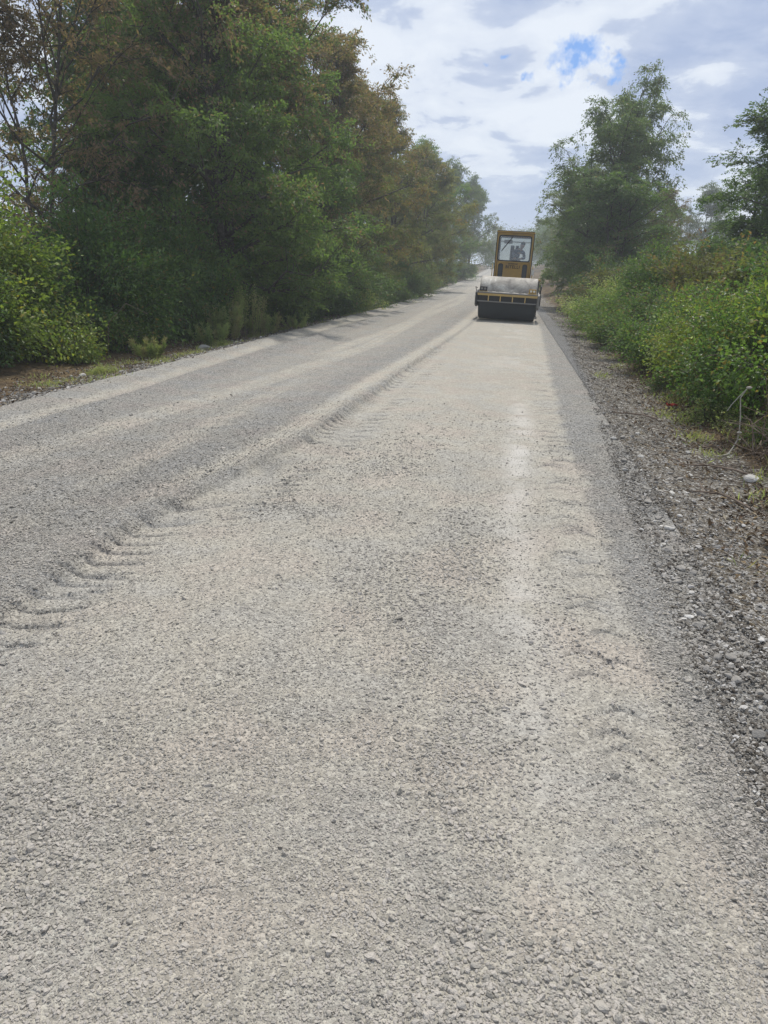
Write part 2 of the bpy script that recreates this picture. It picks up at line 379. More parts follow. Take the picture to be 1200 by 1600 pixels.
def land_fine(X, Y):
    n2 = fbm(X * 4, Y * 4, 41); n3 = fbm(X * 18, Y * 18, 43, 3)
    rr = sstep(1.0, 1.4, X) * (1 - sstep(3.4, 5, X)); ll = sstep(-5.0, -5.6, X) * (1 - sstep(-7.5, -9, X))
    return (rr + ll) * ((n2 - .5) * .07 + (n3 - .5) * .035)
def sp(a, b, n, p): return a + (b - a) * np.linspace(0, 1, n) ** p
xs = np.concatenate([-sp(9.5, 420, 30, 2.2)[::-1], np.arange(-9.3, -5.6, .07), np.arange(-5.6, .8, .5), np.arange(.9, 4.2, .032), sp(4.3, 420, 34, 2.2)])
ys = rows(.7, 620, .02, .011, [-260, -160, -100, -60, -30, -16, -9, -5, -2.5, -1, 0, .35])
X, Y, F = grid(xs, ys)
Z = height(X, Y) + land_fine(X, Y)
Z = Z - .12 * sstep(-5.92, -5.75, X) * (1 - sstep(1.22, 1.30, X))
EB = edge_band(Y)
du_l = np.maximum(1 - sstep(-.05, .16, X - EB - .30 * (fbm(X * 2.5, Y * 2.0, 51, 5) - .5)), 0) * (X > 0)
du_l = np.maximum(du_l, (X < 0) * sstep(-6.1, -5.6, X - .5 * (fbm(X * 2, Y * 2, 52) - .5)) * .9)
gv = .95 * (1 - sstep(2.0, 3.1, X)) * (X > 0) * (X < 4) + (X < 0) * .9 * sstep(-7.4, -6.3, X)
gv = gv * (.75 + .45 * fbm(X * 1.1, Y * .7, 58))
me = mesh_np('ground', np.stack([X, Y, Z], 1), F, MLAND, smooth=True, attrs={'dust': du_l, 'gravel': gv})
land = link('ground', me); tag(land, 'stony verges and leaf-strewn soil beside the gravel road', 'ground', kind='structure')
def surf(x, y):
    x = np.atleast_1d(x).astype(float); y = np.atleast_1d(y).astype(float); return height(x, y) + land_fine(x, y)

# ------------------------------------------------------------------ stones scattered by geometry nodes
def stone_mat(name, stops, rough=0.85):
    m, t, o = new_mat(name)
    tone = attr(t, 'stone_tone', 'INSTANCER')
    c = ramp(t, tone, stops)
    principled(t, o, c, rough, bump=noise(t, objco(t), 3.0, 3, .6), bstr=.4, bdist=.1, spec=0.2); return m
S_ROAD = stone_mat('road_chippings', [(0.0, (.18, .17, .15)), (.25, (.325, .305, .265)), (.7, (.455, .42, .372))])
S_RUB = stone_mat('rubble_stone', [(0.0, (.09, .075, .06)), (.4, (.20, .185, .16)), (.8, (.34, .32, .29)), (.93, (.45, .43, .40)), (.98, (.58, .56, .52)), (1, (.68, .66, .62))])
def scatter(name, pts, scl, tone, mat, flat=0.6, subdiv=2, label=None, sink=0.0, parent=None):
    n = len(pts)
    me = bpy.data.meshes.new(name); me.vertices.add(n); me.vertices.foreach_set('co', pts.astype(np.float32).ravel())
    rs = np.random.default_rng(n)
    a = me.attributes.new('scl', 'FLOAT_VECTOR', 'POINT')
    sv = np.stack([scl * rs.uniform(.75, 1.3, n), scl * rs.uniform(.6, 1.0, n), scl * flat * rs.uniform(.6, 1.2, n)], 1)
    a.data.foreach_set('vector', sv.astype(np.float32).ravel())
    a = me.attributes.new('rot', 'FLOAT_VECTOR', 'POINT')
    rv = np.stack([rs.normal(0, .35, n), rs.normal(0, .35, n), rs.uniform(0, 6.28, n)], 1)
    a.data.foreach_set('vector', rv.astype(np.float32).ravel())
    a = me.attributes.new('stone_tone', 'FLOAT', 'POINT'); a.data.foreach_set('value', tone.astype(np.float32))
    me.update(); me.materials.append(mat)
    o = link(name, me, parent)
    g = bpy.data.node_groups.new(name + '_nodes', 'GeometryNodeTree')
    g.interface.new_socket('Geometry', in_out='INPUT', socket_type='NodeSocketGeometry')
    g.interface.new_socket('Geometry', in_out='OUTPUT', socket_type='NodeSocketGeometry')
    gi = g.nodes.new('NodeGroupInput'); go = g.nodes.new('NodeGroupOutput')
    inst = g.nodes.new('GeometryNodeInstanceOnPoints'); inst.inputs['Pick Instance'].default_value = True
    g2i = g.nodes.new('GeometryNodeGeometryToInstance')
    for k in range(5):
        ico = g.nodes.new('GeometryNodeMeshIcoSphere'); ico.inputs['Radius'].default_value = .5
        ico.inputs['Subdivisions'].default_value = subdiv
        spn = g.nodes.new('GeometryNodeSetPosition'); ns = g.nodes.new('ShaderNodeTexNoise')
        ns.noise_dimensions = '4D'; ns.inputs['W'].default_value = k * 7.7; ns.inputs['Scale'].default_value = 1.7
        ns.inputs['Detail'].default_value = 2
        sub = g.nodes.new('ShaderNodeVectorMath'); sub.operation = 'SUBTRACT'; sub.inputs[1].default_value = (.5, .5, .5)
        sc = g.nodes.new('ShaderNodeVectorMath'); sc.operation = 'SCALE'; sc.inputs['Scale'].default_value = 1.1
        g.links.new(ns.outputs['Color'], sub.inputs[0]); g.links.new(sub.outputs[0], sc.inputs[0])
        g.links.new(ico.outputs['Mesh'], spn.inputs['Geometry']); g.links.new(sc.outputs[0], spn.inputs['Offset'])
        sm = g.nodes.new('GeometryNodeSetMaterial'); sm.inputs['Material'].default_value = mat
        ss = g.nodes.new('GeometryNodeSetShadeSmooth'); ss.inputs['Shade Smooth'].default_value = False
        g.links.new(spn.outputs[0], sm.inputs['Geometry']); g.links.new(sm.outputs[0], ss.inputs['Geometry'])
        g.links.new(ss.outputs[0], g2i.inputs[0])
    def na(nm, typ):
        q = g.nodes.new('GeometryNodeInputNamedAttribute'); q.data_type = typ; q.inputs['Name'].default_value = nm
        return q.outputs[0]
    m2p = g.nodes.new('GeometryNodeMeshToPoints')
    g.links.new(gi.outputs[0], m2p.inputs[0]); g.links.new(m2p.outputs[0], inst.inputs['Points'])
    g.links.new(g2i.outputs[0], inst.inputs['Instance'])
    e2r = g.nodes.new('FunctionNodeEulerToRotation'); g.links.new(na('rot', 'FLOAT_VECTOR'), e2r.inputs[0])
    g.links.new(e2r.outputs[0], inst.inputs['Rotation']); g.links.new(na('scl', 'FLOAT_VECTOR'), inst.inputs['Scale'])
    g.links.new(inst.outputs[0], go.inputs[0])
    md = o.modifiers.new('scatter', 'NODES'); md.node_group = g
    tag(o, label, 'gravel', kind='stuff'); return o

rng = np.random.default_rng(7)
# road chippings near the photographer
n = 430000
yy = .75 * (10.5 / .75) ** rng.uniform(0, 1, n) ** .92
xx = rng.uniform(-1, 1, n) * (.9 + yy * .62) - yy * .15
ok = (xx > -5.9) & (xx < 1.28) & (xx < edge_band(yy) + .05)
xx, yy = xx[ok], yy[ok]
# height of the built road surface at those points
def road_surface(x, y):
    # nearest vertex of the road grid
    rx = np.concatenate([np.arange(-6.0, -3.6, .035), np.arange(-3.6, 1.35, .0215)]); ry = rows(.62, 300, .006, .0042, back)
    H = road_h.reshape(len(ry), len(rx))
    i = np.clip(np.searchsorted(ry, y), 1, len(ry) - 1); j = np.clip(np.searchsorted(rx, x), 1, len(rx) - 1)
    fy = (y - ry[i - 1]) / (ry[i] - ry[i - 1]); fx = (x - rx[j - 1]) / (rx[j] - rx[j - 1])
    return (H[i - 1, j - 1] * (1 - fx) * (1 - fy) + H[i - 1, j] * fx * (1 - fy) + H[i, j - 1] * (1 - fx) * fy + H[i, j] * fx * fy)
lane = (xx > edge_compact(yy) - .05) & (xx < edge_light(yy))
size = np.clip(rng.lognormal(math.log(.0070), .42, len(xx)), .004, .030) * (1 + .04 * yy)
coarse = fbm(xx * 1.4 + 5, yy * .8, 66)
size = np.where(lane, size * (.62 + .55 * coarse + .25 * (coarse > .55)), size * 1.05)
stk = np.exp(-((xx - .18 - .05 * np.sin(yy * .9)) / .15) ** 2) * sstep(1.0, 2.2, yy)
keep = rng.uniform(0, 1, len(xx)) < (1 - .6 * stk) * (1 - .55 * np.exp(-((xx - .5) / .2) ** 4) * sstep(1.6, 2.6, yy)) * np.where(lane, .35 + .9 * fbm(xx * 2.2, yy * 2.2, 12), .95) * (1 - sstep(5.5, 10.5, yy))
xx, yy, size = xx[keep], yy[keep], size[keep]
zz_ = road_surface(xx, yy) + size * .12
scatter('road_gravel', np.stack([xx, yy, zz_], 1), size, np.clip(rng.beta(2.0, 2.0, len(xx)) + .5 * (fbm(xx * 1.9, yy * 1.2, 140) - .5) - .08 * (~lane[keep]) + .05, 0, 1), S_ROAD, .6, 1,
        'fine grey and beige chippings loose on the road surface')
# rubble on the right shoulder
n = 90000
yy = 1.5 * (36 / 1.5) ** rng.uniform(0, 1, n)
xx = edge_band(yy) + np.abs(rng.normal(0, 1, n)) * .85 - .05 - np.abs(rng.normal(0, .07, n)) * (rng.uniform(0, 1, n) < .2)
keep = (xx < 3.4) & (rng.uniform(0, 1, n) < np.clip(.25 + 1.2 * fbm(xx * 1.8, yy * 1.1, 88), 0, 1) * np.interp(xx, [1, 1.8, 2.4, 3.3], [1, .7, .4, .15]))
xx, yy = xx[keep], yy[keep]
size = np.clip(rng.lognormal(math.log(.0100), .5, len(xx)), .005, .04) * (1 + .02 * yy)
size = np.where(xx < edge_band(yy) - .02, np.minimum(size, .014), size)
scatter('shoulder_rubble', np.stack([xx, yy, surf(xx, yy) + size * .12], 1), size, rng.uniform(0, 1, len(xx)), S_RUB, .5, 1,
        'pale broken stones strewn over the right shoulder')
n = 42000
yy = 4 * (45 / 4) ** rng.uniform(0, 1, n)
xx = -5.85 - np.abs(rng.normal(0, 1, n)) * .75
keep = (xx > -7.8) & (rng.uniform(0, 1, n) < np.clip(.2 + 1.3 * fbm(xx * 1.8, yy * .9, 98), 0, 1))
xx, yy = xx[keep], yy[keep]
size = np.clip(rng.lognormal(math.log(.024), .5, len(xx)), .01, .08)
scatter('verge_rubble', np.stack([xx, yy, surf(xx, yy) + size * .12], 1), size, rng.uniform(0, 1, len(xx)), S_RUB, .55, 1,
        'stones strewn along the left verge below the trees')
# ------------------------------------------------------------------ vegetation generators (numpy)
def lerp_poly(P, u):            # P (B,K,3), u (B,M) -> (B,M,3)
    K = P.shape[1]; f = np.clip(u, 0, .9999) * (K - 1); i = f.astype(int); w = (f - i)[..., None]
    b = np.arange(len(P))[:, None]
    return P[b, i] * (1 - w) + P[b, i + 1] * w
def tubes(P, r0, r1, sides=4):  # P (B,K,3), r0/r1 (B,)
    B, K, _ = P.shape
    T = np.gradient(P, axis=1); T /= np.linalg.norm(T, axis=2, keepdims=True) + 1e-9
    ref = np.where(np.abs(T[..., 2:3]) > .9, np.array([1., 0, 0]), np.array([0, 0, 1.]))
    A = np.cross(T, ref); A /= np.linalg.norm(A, axis=2, keepdims=True) + 1e-9
    Bn = np.cross(T, A)
    a = np.arange(sides) * 2 * math.pi / sides
    r = (r0[:, None] + (r1 - r0)[:, None] * np.linspace(0, 1, K)[None]) [..., None, None]
    V = P[:, :, None] + r * (A[:, :, None] * np.cos(a)[None, None, :, None] + Bn[:, :, None] * np.sin(a)[None, None, :, None])
    idx = np.arange(B * K * sides).reshape(B, K, sides); nx = np.roll(idx, -1, axis=2)
    F = np.stack([idx[:, :-1], nx[:, :-1], nx[:, 1:], idx[:, 1:]], -1).reshape(-1, 4)
    return V.reshape(-1, 3), F
def joinVF(parts):
    Vs, Fs, n = [], [], 0
    for V, F in parts: Vs.append(V); Fs.append(F + n); n += len(V)
    return np.concatenate(Vs), np.concatenate(Fs)
def leaves(C, D, size, ratio, rg, droop=0.3, flatness=0.6):
    """rhombus leaves folded along the midrib: C centres, D preferred directions"""
    n = len(C)
    d = D + rg.normal(0, .55, (n, 3)); d[:, 2] -= droop; d /= np.linalg.norm(d, axis=1, keepdims=True)
    up = rg.normal(0, flatness, (n, 3)); up[:, 2] += 1
    s = np.cross(d, up); s /= np.linalg.norm(s, axis=1, keepdims=True) + 1e-9
    nn = np.cross(s, d)
    L = (size * rg.uniform(.6, 1.25, n))[:, None]; W = L * ratio
    b = C; tip = C + d * L - nn * L * .08
    m = C + d * L * .45
    l = m + s * W * .5 + nn * W * .18; r = m - s * W * .5 + nn * W * .18
    V = np.stack([b, r, tip, l], 1).reshape(-1, 3)
    return V, np.arange(4 * n).reshape(n, 4)
def nrm(v): return v / (np.linalg.norm(v, axis=-1, keepdims=True) + 1e-9)

def gen_tree(seed, H=11, base=.08, env=None, n1=34, n2=8, n3=5, nleaf=90, lsize=.10, ratio=.55, droop=.3,
             up0=.15, up1=1.3, spread=.16, twig=.8, aut=None, stems=1, trunk_r=.16, layer=.5, lean=0.0):
    rg = np.random.default_rng(seed)
    env = env or ([0, .1, .35, .6, .85, 1.0], [.6, .85, 1.0, .85, .5, .12]); RW = 4.2
    env_f = lambda h: np.interp(h, env[0], env[1])
    # stems
    K = 9; u = np.linspace(0, 1, K)
    ST = []
    for s in range(stems):
        a = rg.uniform(0, 6.28); sp_ = (.0 if stems == 1 else rg.uniform(.5, 1.4)); hh = H * (1 if s == 0 else rg.uniform(.72, .95))
        P = np.stack([np.cos(a) * sp_ * u + rg.normal(0, .12, K).cumsum() * .35 * u, np.sin(a) * sp_ * u + rg.normal(0, .12, K).cumsum() * .35 * u, hh * u], 1)
        P[0, :2] = (np.cos(a) * .15 * (stems > 1), np.sin(a) * .15 * (stems > 1)); P[:, 0] += lean * u ** 2
        ST.append(P)
    ST = np.stack(ST)
    tr = [tubes(ST, np.full(stems, trunk_r), np.full(stems, .02), 7)]
    # primary limbs
    hs = base + (1 - base) * (np.arange(n1) + rg.uniform(0, 1, n1)) / n1 * .97
    az = np.arange(n1) * 2.4 + rg.uniform(-.5, .5, n1)
    si = rg.integers(0, stems, n1)
    S = lerp_poly(ST[si], hs[:, None])[:, 0]
    Lp = RW * env_f(hs) * rg.uniform(.72, 1.22, n1)
    el = up0 + (up1 - up0) * hs ** 1.3 + rg.normal(0, .12, n1)
    D = np.stack([np.cos(az) * np.cos(el), np.sin(az) * np.cos(el), np.sin(el)], 1)
    up = np.linspace(0, 1, 6)[None, :, None]
    P1 = S[:, None] + D[:, None] * Lp[:, None, None] * up + np.array([0, 0, 1.]) * (up ** 2 * Lp[:, None, None] * rg.uniform(-.12, .16, n1)[:, None, None])
    P1[:, 1:] += rg.normal(0, .05, (n1, 5, 3)) * Lp[:, None, None] * .4
    tr.append(tubes(P1, trunk_r * .45 * (Lp / Lp.max()) + .008, np.full(n1, .008), 4))
    # secondary
    u2 = rg.uniform(.22, 1, (n1, n2)); S2 = lerp_poly(P1, u2).reshape(-1, 3)
    D1 = np.repeat(D, n2, 0)
    rd = rg.normal(0, 1, (len(S2), 3)); rd[:, 2] = rd[:, 2] * .45 + .12
    D2 = nrm(D1 * .75 + nrm(rd) * .9)
    L2 = np.repeat(Lp, n2) * .42 * rg.uniform(.6, 1.2, len(S2)) * (1.15 - .55 * u2.ravel())
    w = np.linspace(0, 1, 4)[None, :, None]
    P2 = S2[:, None] + D2[:, None] * L2[:, None, None] * w + np.array([0, 0, -1.]) * w ** 2 * (L2 * droop * .25)[:, None, None]
    tr.append(tubes(P2, np.full(len(P2), .016), np.full(len(P2), .005), 3))
    # twigs
    u3 = rg.uniform(.1, 1, (len(P2), n3)); S3 = lerp_poly(P2, u3).reshape(-1, 3)
    D2r = np.repeat(D2, n3, 0); rd = rg.normal(0, 1, (len(S3), 3)); rd[:, 2] *= layer
    D3 = nrm(D2r * .6 + nrm(rd) * .9)
    L3 = twig * rg.uniform(.5, 1.25, len(S3))
    P3 = S3[:, None] + D3[:, None] * L3[:, None, None] * w + np.array([0, 0, -1.]) * w ** 2 * (L3 * droop)[:, None, None]
    if len(P3) < 2600: tr.append(tubes(P3, np.full(len(P3), .006), np.full(len(P3), .003), 3))
    TV, TF = joinVF(tr)
    # leaves
    m = max(4, int(nleaf))
    dens = np.clip(rg.normal(1, .35, len(P3)), .3, 1.8)
    ul = rg.uniform(0, 1.02, (len(P3), m)); C = lerp_poly(P3, ul)
    off = rg.normal(0, 1, C.shape) * spread * (.35 + .65 * (1 - ul[..., None])); off[..., 2] *= .55
    C = (C + off)
    kk = (rg.uniform(0, 1.8, (len(P3), m)) < dens[:, None]).ravel()
    pid = np.repeat(np.arange(len(P3)), m)[kk]
    C = C.reshape(-1, 3)[kk]; Dl = np.repeat(D3, m, 0)[kk]
    V, Fq = leaves(C, Dl, lsize, ratio, rg, droop)
    tone_t = np.clip(np.repeat(rg.normal(.45, .2, len(P2)), n3) + np.repeat(rg.normal(0, .12, n1), n2 * n3) + rg.normal(0, .1, len(P3)), 0, 1)
    tone = np.clip(tone_t[pid] + rg.normal(0, .15, len(C)), 0, .95)
    at_ = (aut(S3, H, rg) if aut else np.full(len(S3), .05))
    au = np.where(rg.uniform(0, 1, len(C)) < at_[pid], rg.uniform(.55, 1, len(C)), rg.uniform(0, .12, len(C)))
    return (TV, TF), (V, Fq, tone, au)

def gen_bush(seed, Rx=1.3, H=1.8, nst=46, n3=8, nleaf=34, lsize=.07, ratio=.62, spread=.10, twig=.45, droop=.2, aut=.06, pale=.02, arch=.5):
    rg = np.random.default_rng(seed)
    a = rg.uniform(0, 6.28, nst); rr = np.sqrt(rg.uniform(0, 1, nst)) * Rx * .55
    S = np.stack([np.cos(a) * rr, np.sin(a) * rr, np.full(nst, -.05)], 1)
    a2 = a + rg.normal(0, .5, nst); el = rg.uniform(.05, 1.5, nst)
    lump = rg.uniform(.62, 1.1, nst)
    E_ = np.stack([np.cos(a2) * np.cos(el) * Rx * lump, np.sin(a2) * np.cos(el) * Rx * lump, (.12 + np.sin(el) * .95) * H * lump], 1)
    u = np.linspace(0, 1, 6)[None, :, None]
    P = S[:, None] * (1 - u) + E_[:, None] * u
    P[..., 2:3] += np.sin(u * math.pi) * arch * H * .35 * rg.uniform(.3, 1, nst)[:, None, None]
    P[:, 1:] += rg.normal(0, .025, (nst, 5, 3))
    tr = [tubes(P, rg.uniform(.006, .014, nst), np.full(nst, .003), 4)]
    u3 = rg.uniform(.12, 1, (nst, n3)); S3 = lerp_poly(P, u3).reshape(-1, 3)
    outd = nrm(S3 - np.array([0, 0, .25 * H])); D3 = nrm(outd * .7 + nrm(rg.normal(0, 1, S3.shape)) * .8)
    L3 = twig * rg.uniform(.5, 1.3, len(S3)); w = np.linspace(0, 1, 4)[None, :, None]
    P3 = S3[:, None] + D3[:, None] * L3[:, None, None] * w + np.array([0, 0, -1.]) * w ** 2 * (L3 * droop)[:, None, None]
    tr.append(tubes(P3, np.full(len(P3), .004), np.full(len(P3), .002), 3))
    TV, TF = joinVF(tr)
    m = nleaf; ul = rg.uniform(0, 1.02, (len(P3), m)); C = lerp_poly(P3, ul) + rg.normal(0, 1, (len(P3), m, 3)) * spread * np.array([1, 1, .7])
    C = C.reshape(-1, 3); pid = np.repeat(np.arange(len(P3)), m)
    C[:, 2] = np.abs(C[:, 2]) * 1.0 + .01
    V, Fq = leaves(C, np.repeat(D3, m, 0), lsize, ratio, rg, droop, .8)
    tone_t = np.clip(rg.normal(.42, .25, len(P3)), 0, 1)
    tone = np.clip(tone_t[pid] + rg.normal(0, .15, len(C)), 0, .95)
    tone = np.where(rg.uniform(0, 1, len(C)) < pale, 1.0, tone)
    at_ = np.clip(rg.normal(aut, aut * .9 + .01, len(P3)), 0, 1)
    au = np.where(rg.uniform(0, 1, len(C)) < at_[pid], rg.uniform(.5, 1, len(C)), rg.uniform(0, .1, len(C)))
    return (TV, TF), (V, Fq, tone, au)

PROTO = {}
def proto(key, gen, lm, **kw):
    (TV, TF), (V, Fq, tone, au) = gen(**kw)
    PROTO[key] = (mesh_np(key + '_trunk', TV, TF, BARK, smooth=True),
                  mesh_np(key + '_crown', V, Fq, lm, fattrs={'tone': tone, 'autumn': au}))
def plant(name, key, x, y, sc, rz, label, cat='tree', group=None, lm=None, parts=('trunk', 'crown'), dz=0.0):
    e = empty(name, (x, y, float(surf(x, y)[0]) - .04 + dz), rz, label, cat, group)
    e.scale = sc if isinstance(sc, tuple) else (sc, sc, sc)
    tm, cm = PROTO[key]
    link(parts[0], tm, e)
    c = link(parts[1], cm, e); c['kind'] = 'stuff'
    if lm is not None:
        c.material_slots[0].link = 'OBJECT'; c.material_slots[0].material = lm
    return e

def aut_top(S, H, rg):      # rusty toward the top and on the outer left
    n = fbm(S[:, 0] * .5 + 20, S[:, 2] * .5 + S[:, 1] * .3, 5)
    return np.clip((S[:, 2] / H - .43) * 1.6 + (n - .5) * 2.2, .03, .93)
def aut_mid(S, H, rg):
    n = fbm(S[:, 0] * .45 + 7, S[:, 2] * .6 + S[:, 1] * .3, 15)
    return np.clip((n - .46) * 3.0 + (S[:, 2] / H - .5) * .5, .04, .75)
def aut_low(S, H, rg):
    n = fbm(S[:, 0] * .4 + 9, S[:, 2] * .4, 25); return np.clip((n - .55) * 2, .03, .5)
ENV_BIG = ([0, .12, .35, .6, .82, 1.0], [.8, 1.0, 1.05, .92, .62, .2])
ENV_OV = ([0, .15, .4, .65, .88, 1.0], [.55, .85, 1.0, .85, .5, .12])
ENV_BIRCH = ([0, .15, .35, .6, .82, 1.0], [.55, .75, .8, .92, .85, .5])
proto('hornbeam', gen_tree, L_HORN, seed=11, H=11.5, base=.05, env=ENV_BIG, n1=44, n2=9, n3=5, nleaf=100, lsize=.115, ratio=.52, droop=.25, up0=.08, aut=aut_top, stems=4, layer=.35, spread=.17, twig=.8)
proto('rusty', gen_tree, L_RUST, seed=23, H=10.5, base=.06, env=ENV_OV, n1=38, n2=8, n3=5, nleaf=84, lsize=.125, ratio=.48, droop=.35, aut=aut_mid, stems=3, layer=.5, spread=.17)
proto('dense', gen_tree, L_HORN, seed=37, H=10, base=.03, env=ENV_OV, n1=36, n2=8, n3=4, nleaf=72, lsize=.15, ratio=.6, droop=.2, aut=aut_low, stems=2, layer=.5, spread=.22)
proto('birch', gen_tree, L_BIRCH, seed=41, H=11, base=.04, env=ENV_BIRCH, n1=40, n2=8, n3=4, nleaf=62, lsize=.15, ratio=.5, droop=.75, up0=.45, up1=1.15, aut=aut_low, stems=3, layer=.8, spread=.17, twig=.9)
proto('sparse', gen_tree, L_RUST, seed=53, H=8, base=.08, env=ENV_BIG, n1=40, n2=7, n3=5, nleaf=44, trunk_r=.07, lsize=.11, ratio=.42, droop=.5, up0=.2, up1=1.2, aut=lambda S, H, rg: np.full(len(S), .88), stems=2, layer=.5, spread=.12)
proto('bramble', gen_bush, L_WILD, seed=61, Rx=1.3, H=1.5, nst=52, n3=9, nleaf=50, lsize=.052, ratio=.7, aut=.10, pale=.02)
proto('thicket', gen_bush, L_WILD, seed=67, Rx=1.4, H=1.9, nst=44, n3=8, nleaf=30, lsize=.085, ratio=.55, aut=.12, pale=.012, arch=.8)
proto('shrub', gen_bush, L_DARK, seed=71, Rx=1.5, H=2.6, nst=60, n3=9, nleaf=46, lsize=.085, ratio=.55, aut=.05, pale=.01, twig=.6, spread=.14)
proto('low', gen_bush, L_WILD, seed=79, Rx=.8, H=.55, nst=36, n3=7, nleaf=20, lsize=.05, ratio=.7, aut=.12, pale=.03, twig=.28)

# ------------------------------------------------------------------ trees on the left
G1 = 'trees in the row along the left side of the road'
trees = [
 ('hornbeam', -8.3, 22.0, (.9, .9, 1.02), 1.1, 'tall wide hornbeam with rust-brown top, nearest big tree on the left', L_HORN),
 ('sparse', -12.0, 18.5, (1.0, 1.0, 1.1), 0.4, 'thin reddish-brown tree with sky showing through, far left of the picture', None),
 ('hornbeam', -9.2, 27.0, (.95, .95, 1.0), 3.9, 'big dark hornbeam just behind the nearest big tree on the left', L_HORN),
 ('rusty', -8.5, 33.5, (.95, .95, .96), 2.0, 'brown-topped tree standing third in the left row', L_RUST),
 ('rusty', -8.1, 41.0, (.92, .92, .98), 4.4, 'olive and brown tree where the left treetops start to step down', L_OLIVE),
 ('rusty', -7.6, 50.0, (.88, .88, 1.02), 0.3, 'wispy brown tree with feathery top outlined against the clouds', L_RUST),
 ('dense', -7.4, 61.0, (.95, .95, .93), 2.2, 'rounded mid-green tree after the last brown tree on the left', L_OLIVE),
 ('dense', -8.4, 76.0, (1.1, 1.1, 1.15), 5.2, 'broad green tree with knobbly top halfway down the left row', L_HORN),
 ('dense', -7.7, 96.0, (1.0, 1.0, 1.2), 1.0, 'hazy green tree left of the cab, second from the far end of the row', L_FAR),
 ('dense', -7.0, 124.0, (1.0, 1.0, 1.3), 3.0, 'faint hazy tree at the far end of the left row', L_FAR)]
for k, x, y, s, rz, lab, lm in trees: plant('tree', k, x, y, s, rz, lab, 'tree', G1, lm)
G2 = 'trees standing behind the left row'
for i, (k, x, y, s, rz) in enumerate([('dense', -14, 28, 1.0, .5), ('hornbeam', -14.5, 33, 1.0, 1.5), ('dense', -14, 42, 1.15, 2.5), ('dense', -12.4, 26.5, .95, 1.2), ('dense', -11.2, 20.5, .52, 4.2), ('dense', -13, 53, 1.1, 3.7),
                                      ('dense', -13, 68, 1.1, 4.4), ('dense', -12.5, 88, 1.1, 5.0)]):
    plant('tree', k, x, y, s, rz, 'dark green tree filling the gaps behind the left row, %s' % ['behind the nearest big tree', 'behind the second hornbeam', 'behind the olive and brown tree', 'tucked between the two hornbeams', 'low, left of the nearest one', 'behind the feathery brown tree', 'behind the rounded mid-green tree', 'farthest one, in the haze'][i], 'tree', G2, L_HORN)
# understorey of the left side
G3 = 'bushes along the left verge'
left_b = [
 ('shrub', -9.3, 12.4, (1.15, 1.15, 1.12), .2, 'tall yellow-green sunlit bush at the left edge of the picture', L_SUN),
 ('shrub', -8.9, 11.1, (.8, .8, .72), 1.9, 'dark low bush at the left edge, in front of the yellow-green bush', L_DARK),
 ('thicket', -9.1, 14.1, (1.0, 1.0, 1.0), 2.7, 'leafy bush right of the yellow-green bush, with pale leaf undersides', L_WILD),
 ('shrub', -8.8, 16.2, (1.1, 1.1, 1.15), 3.3, 'high mid-green bush under the nearest big tree', L_WILD),
 ('low', -8.2, 13.1, (1.3, 1.2, 1.4), 0.3, 'low yellowish bramble at the stony verge on the left', L_SUN),
 ('low', -8.1, 15.1, (1.3, 1.3, 1.3), 1.3, 'low bramble between the yellowish bramble and the weed clump', L_WILD),
 ('shrub', -8.1, 18.9, (1.0, 1.0, 1.15), 4.4, 'rounded green bush behind the weed clump', L_WILD),
 ('shrub', -8.2, 22.5, (1.1, 1.1, 1.05), 5.1, 'dark bush right behind the tall weeds', L_DARK),
 ('shrub', -7.9, 26.5, (1.2, 1.2, 1.1), .9, 'very dark shaded bush below the second hornbeam', L_DARK),
 ('shrub', -7.6, 31.0, (1.2, 1.2, 1.1), 1.7, 'dark bush below the third tree of the left row', L_DARK),
 ('shrub', -7.2, 36.0, (1.2, 1.2, 1.0), 2.9, 'spreading bush at the verge near the bend of the tracks', L_DARK),
 ('thicket', -6.4, 33.0, (.8, .8, .7), 2.9, 'small pale green bush reaching out over the left verge', L_WEED),
 ('thicket', -6.2, 41.5, (.95, .95, .8), 2.1, 'green bush at the left verge just before the hazy stretch', L_WILD),
 ('shrub', -6.9, 47.0, (1.2, 1.2, .95), 3.9, 'bush at the left verge, level with the feathery brown tree', L_DARK),
 ('thicket', -7.2, 55.0, (1.1, 1.6, .9), 4.9, 'low green bush spilling toward the road beyond the brown trees', L_WILD),
 ('thicket', -7.4, 66.0, (1.2, 2.0, 1.0), 5.9, 'grassy green bush left of the roller, close to the far road edge', L_WILD),
 ('thicket', -7.6, 80.0, (1.2, 2.4, 1.1), .6, 'hazy green bush at the far left road edge', L_WILD),
 ('thicket', -7.8, 98.0, (1.2, 3.0, 1.1), 1.6, 'farthest hazy bush on the left road edge', L_WILD)]
for k, x, y, s, rz, lab, lm in left_b: plant('bush', k, x - (.4 if y < 30 else .15), y, s, rz, lab, 'bush', G3, lm, ('stems', 'foliage'))
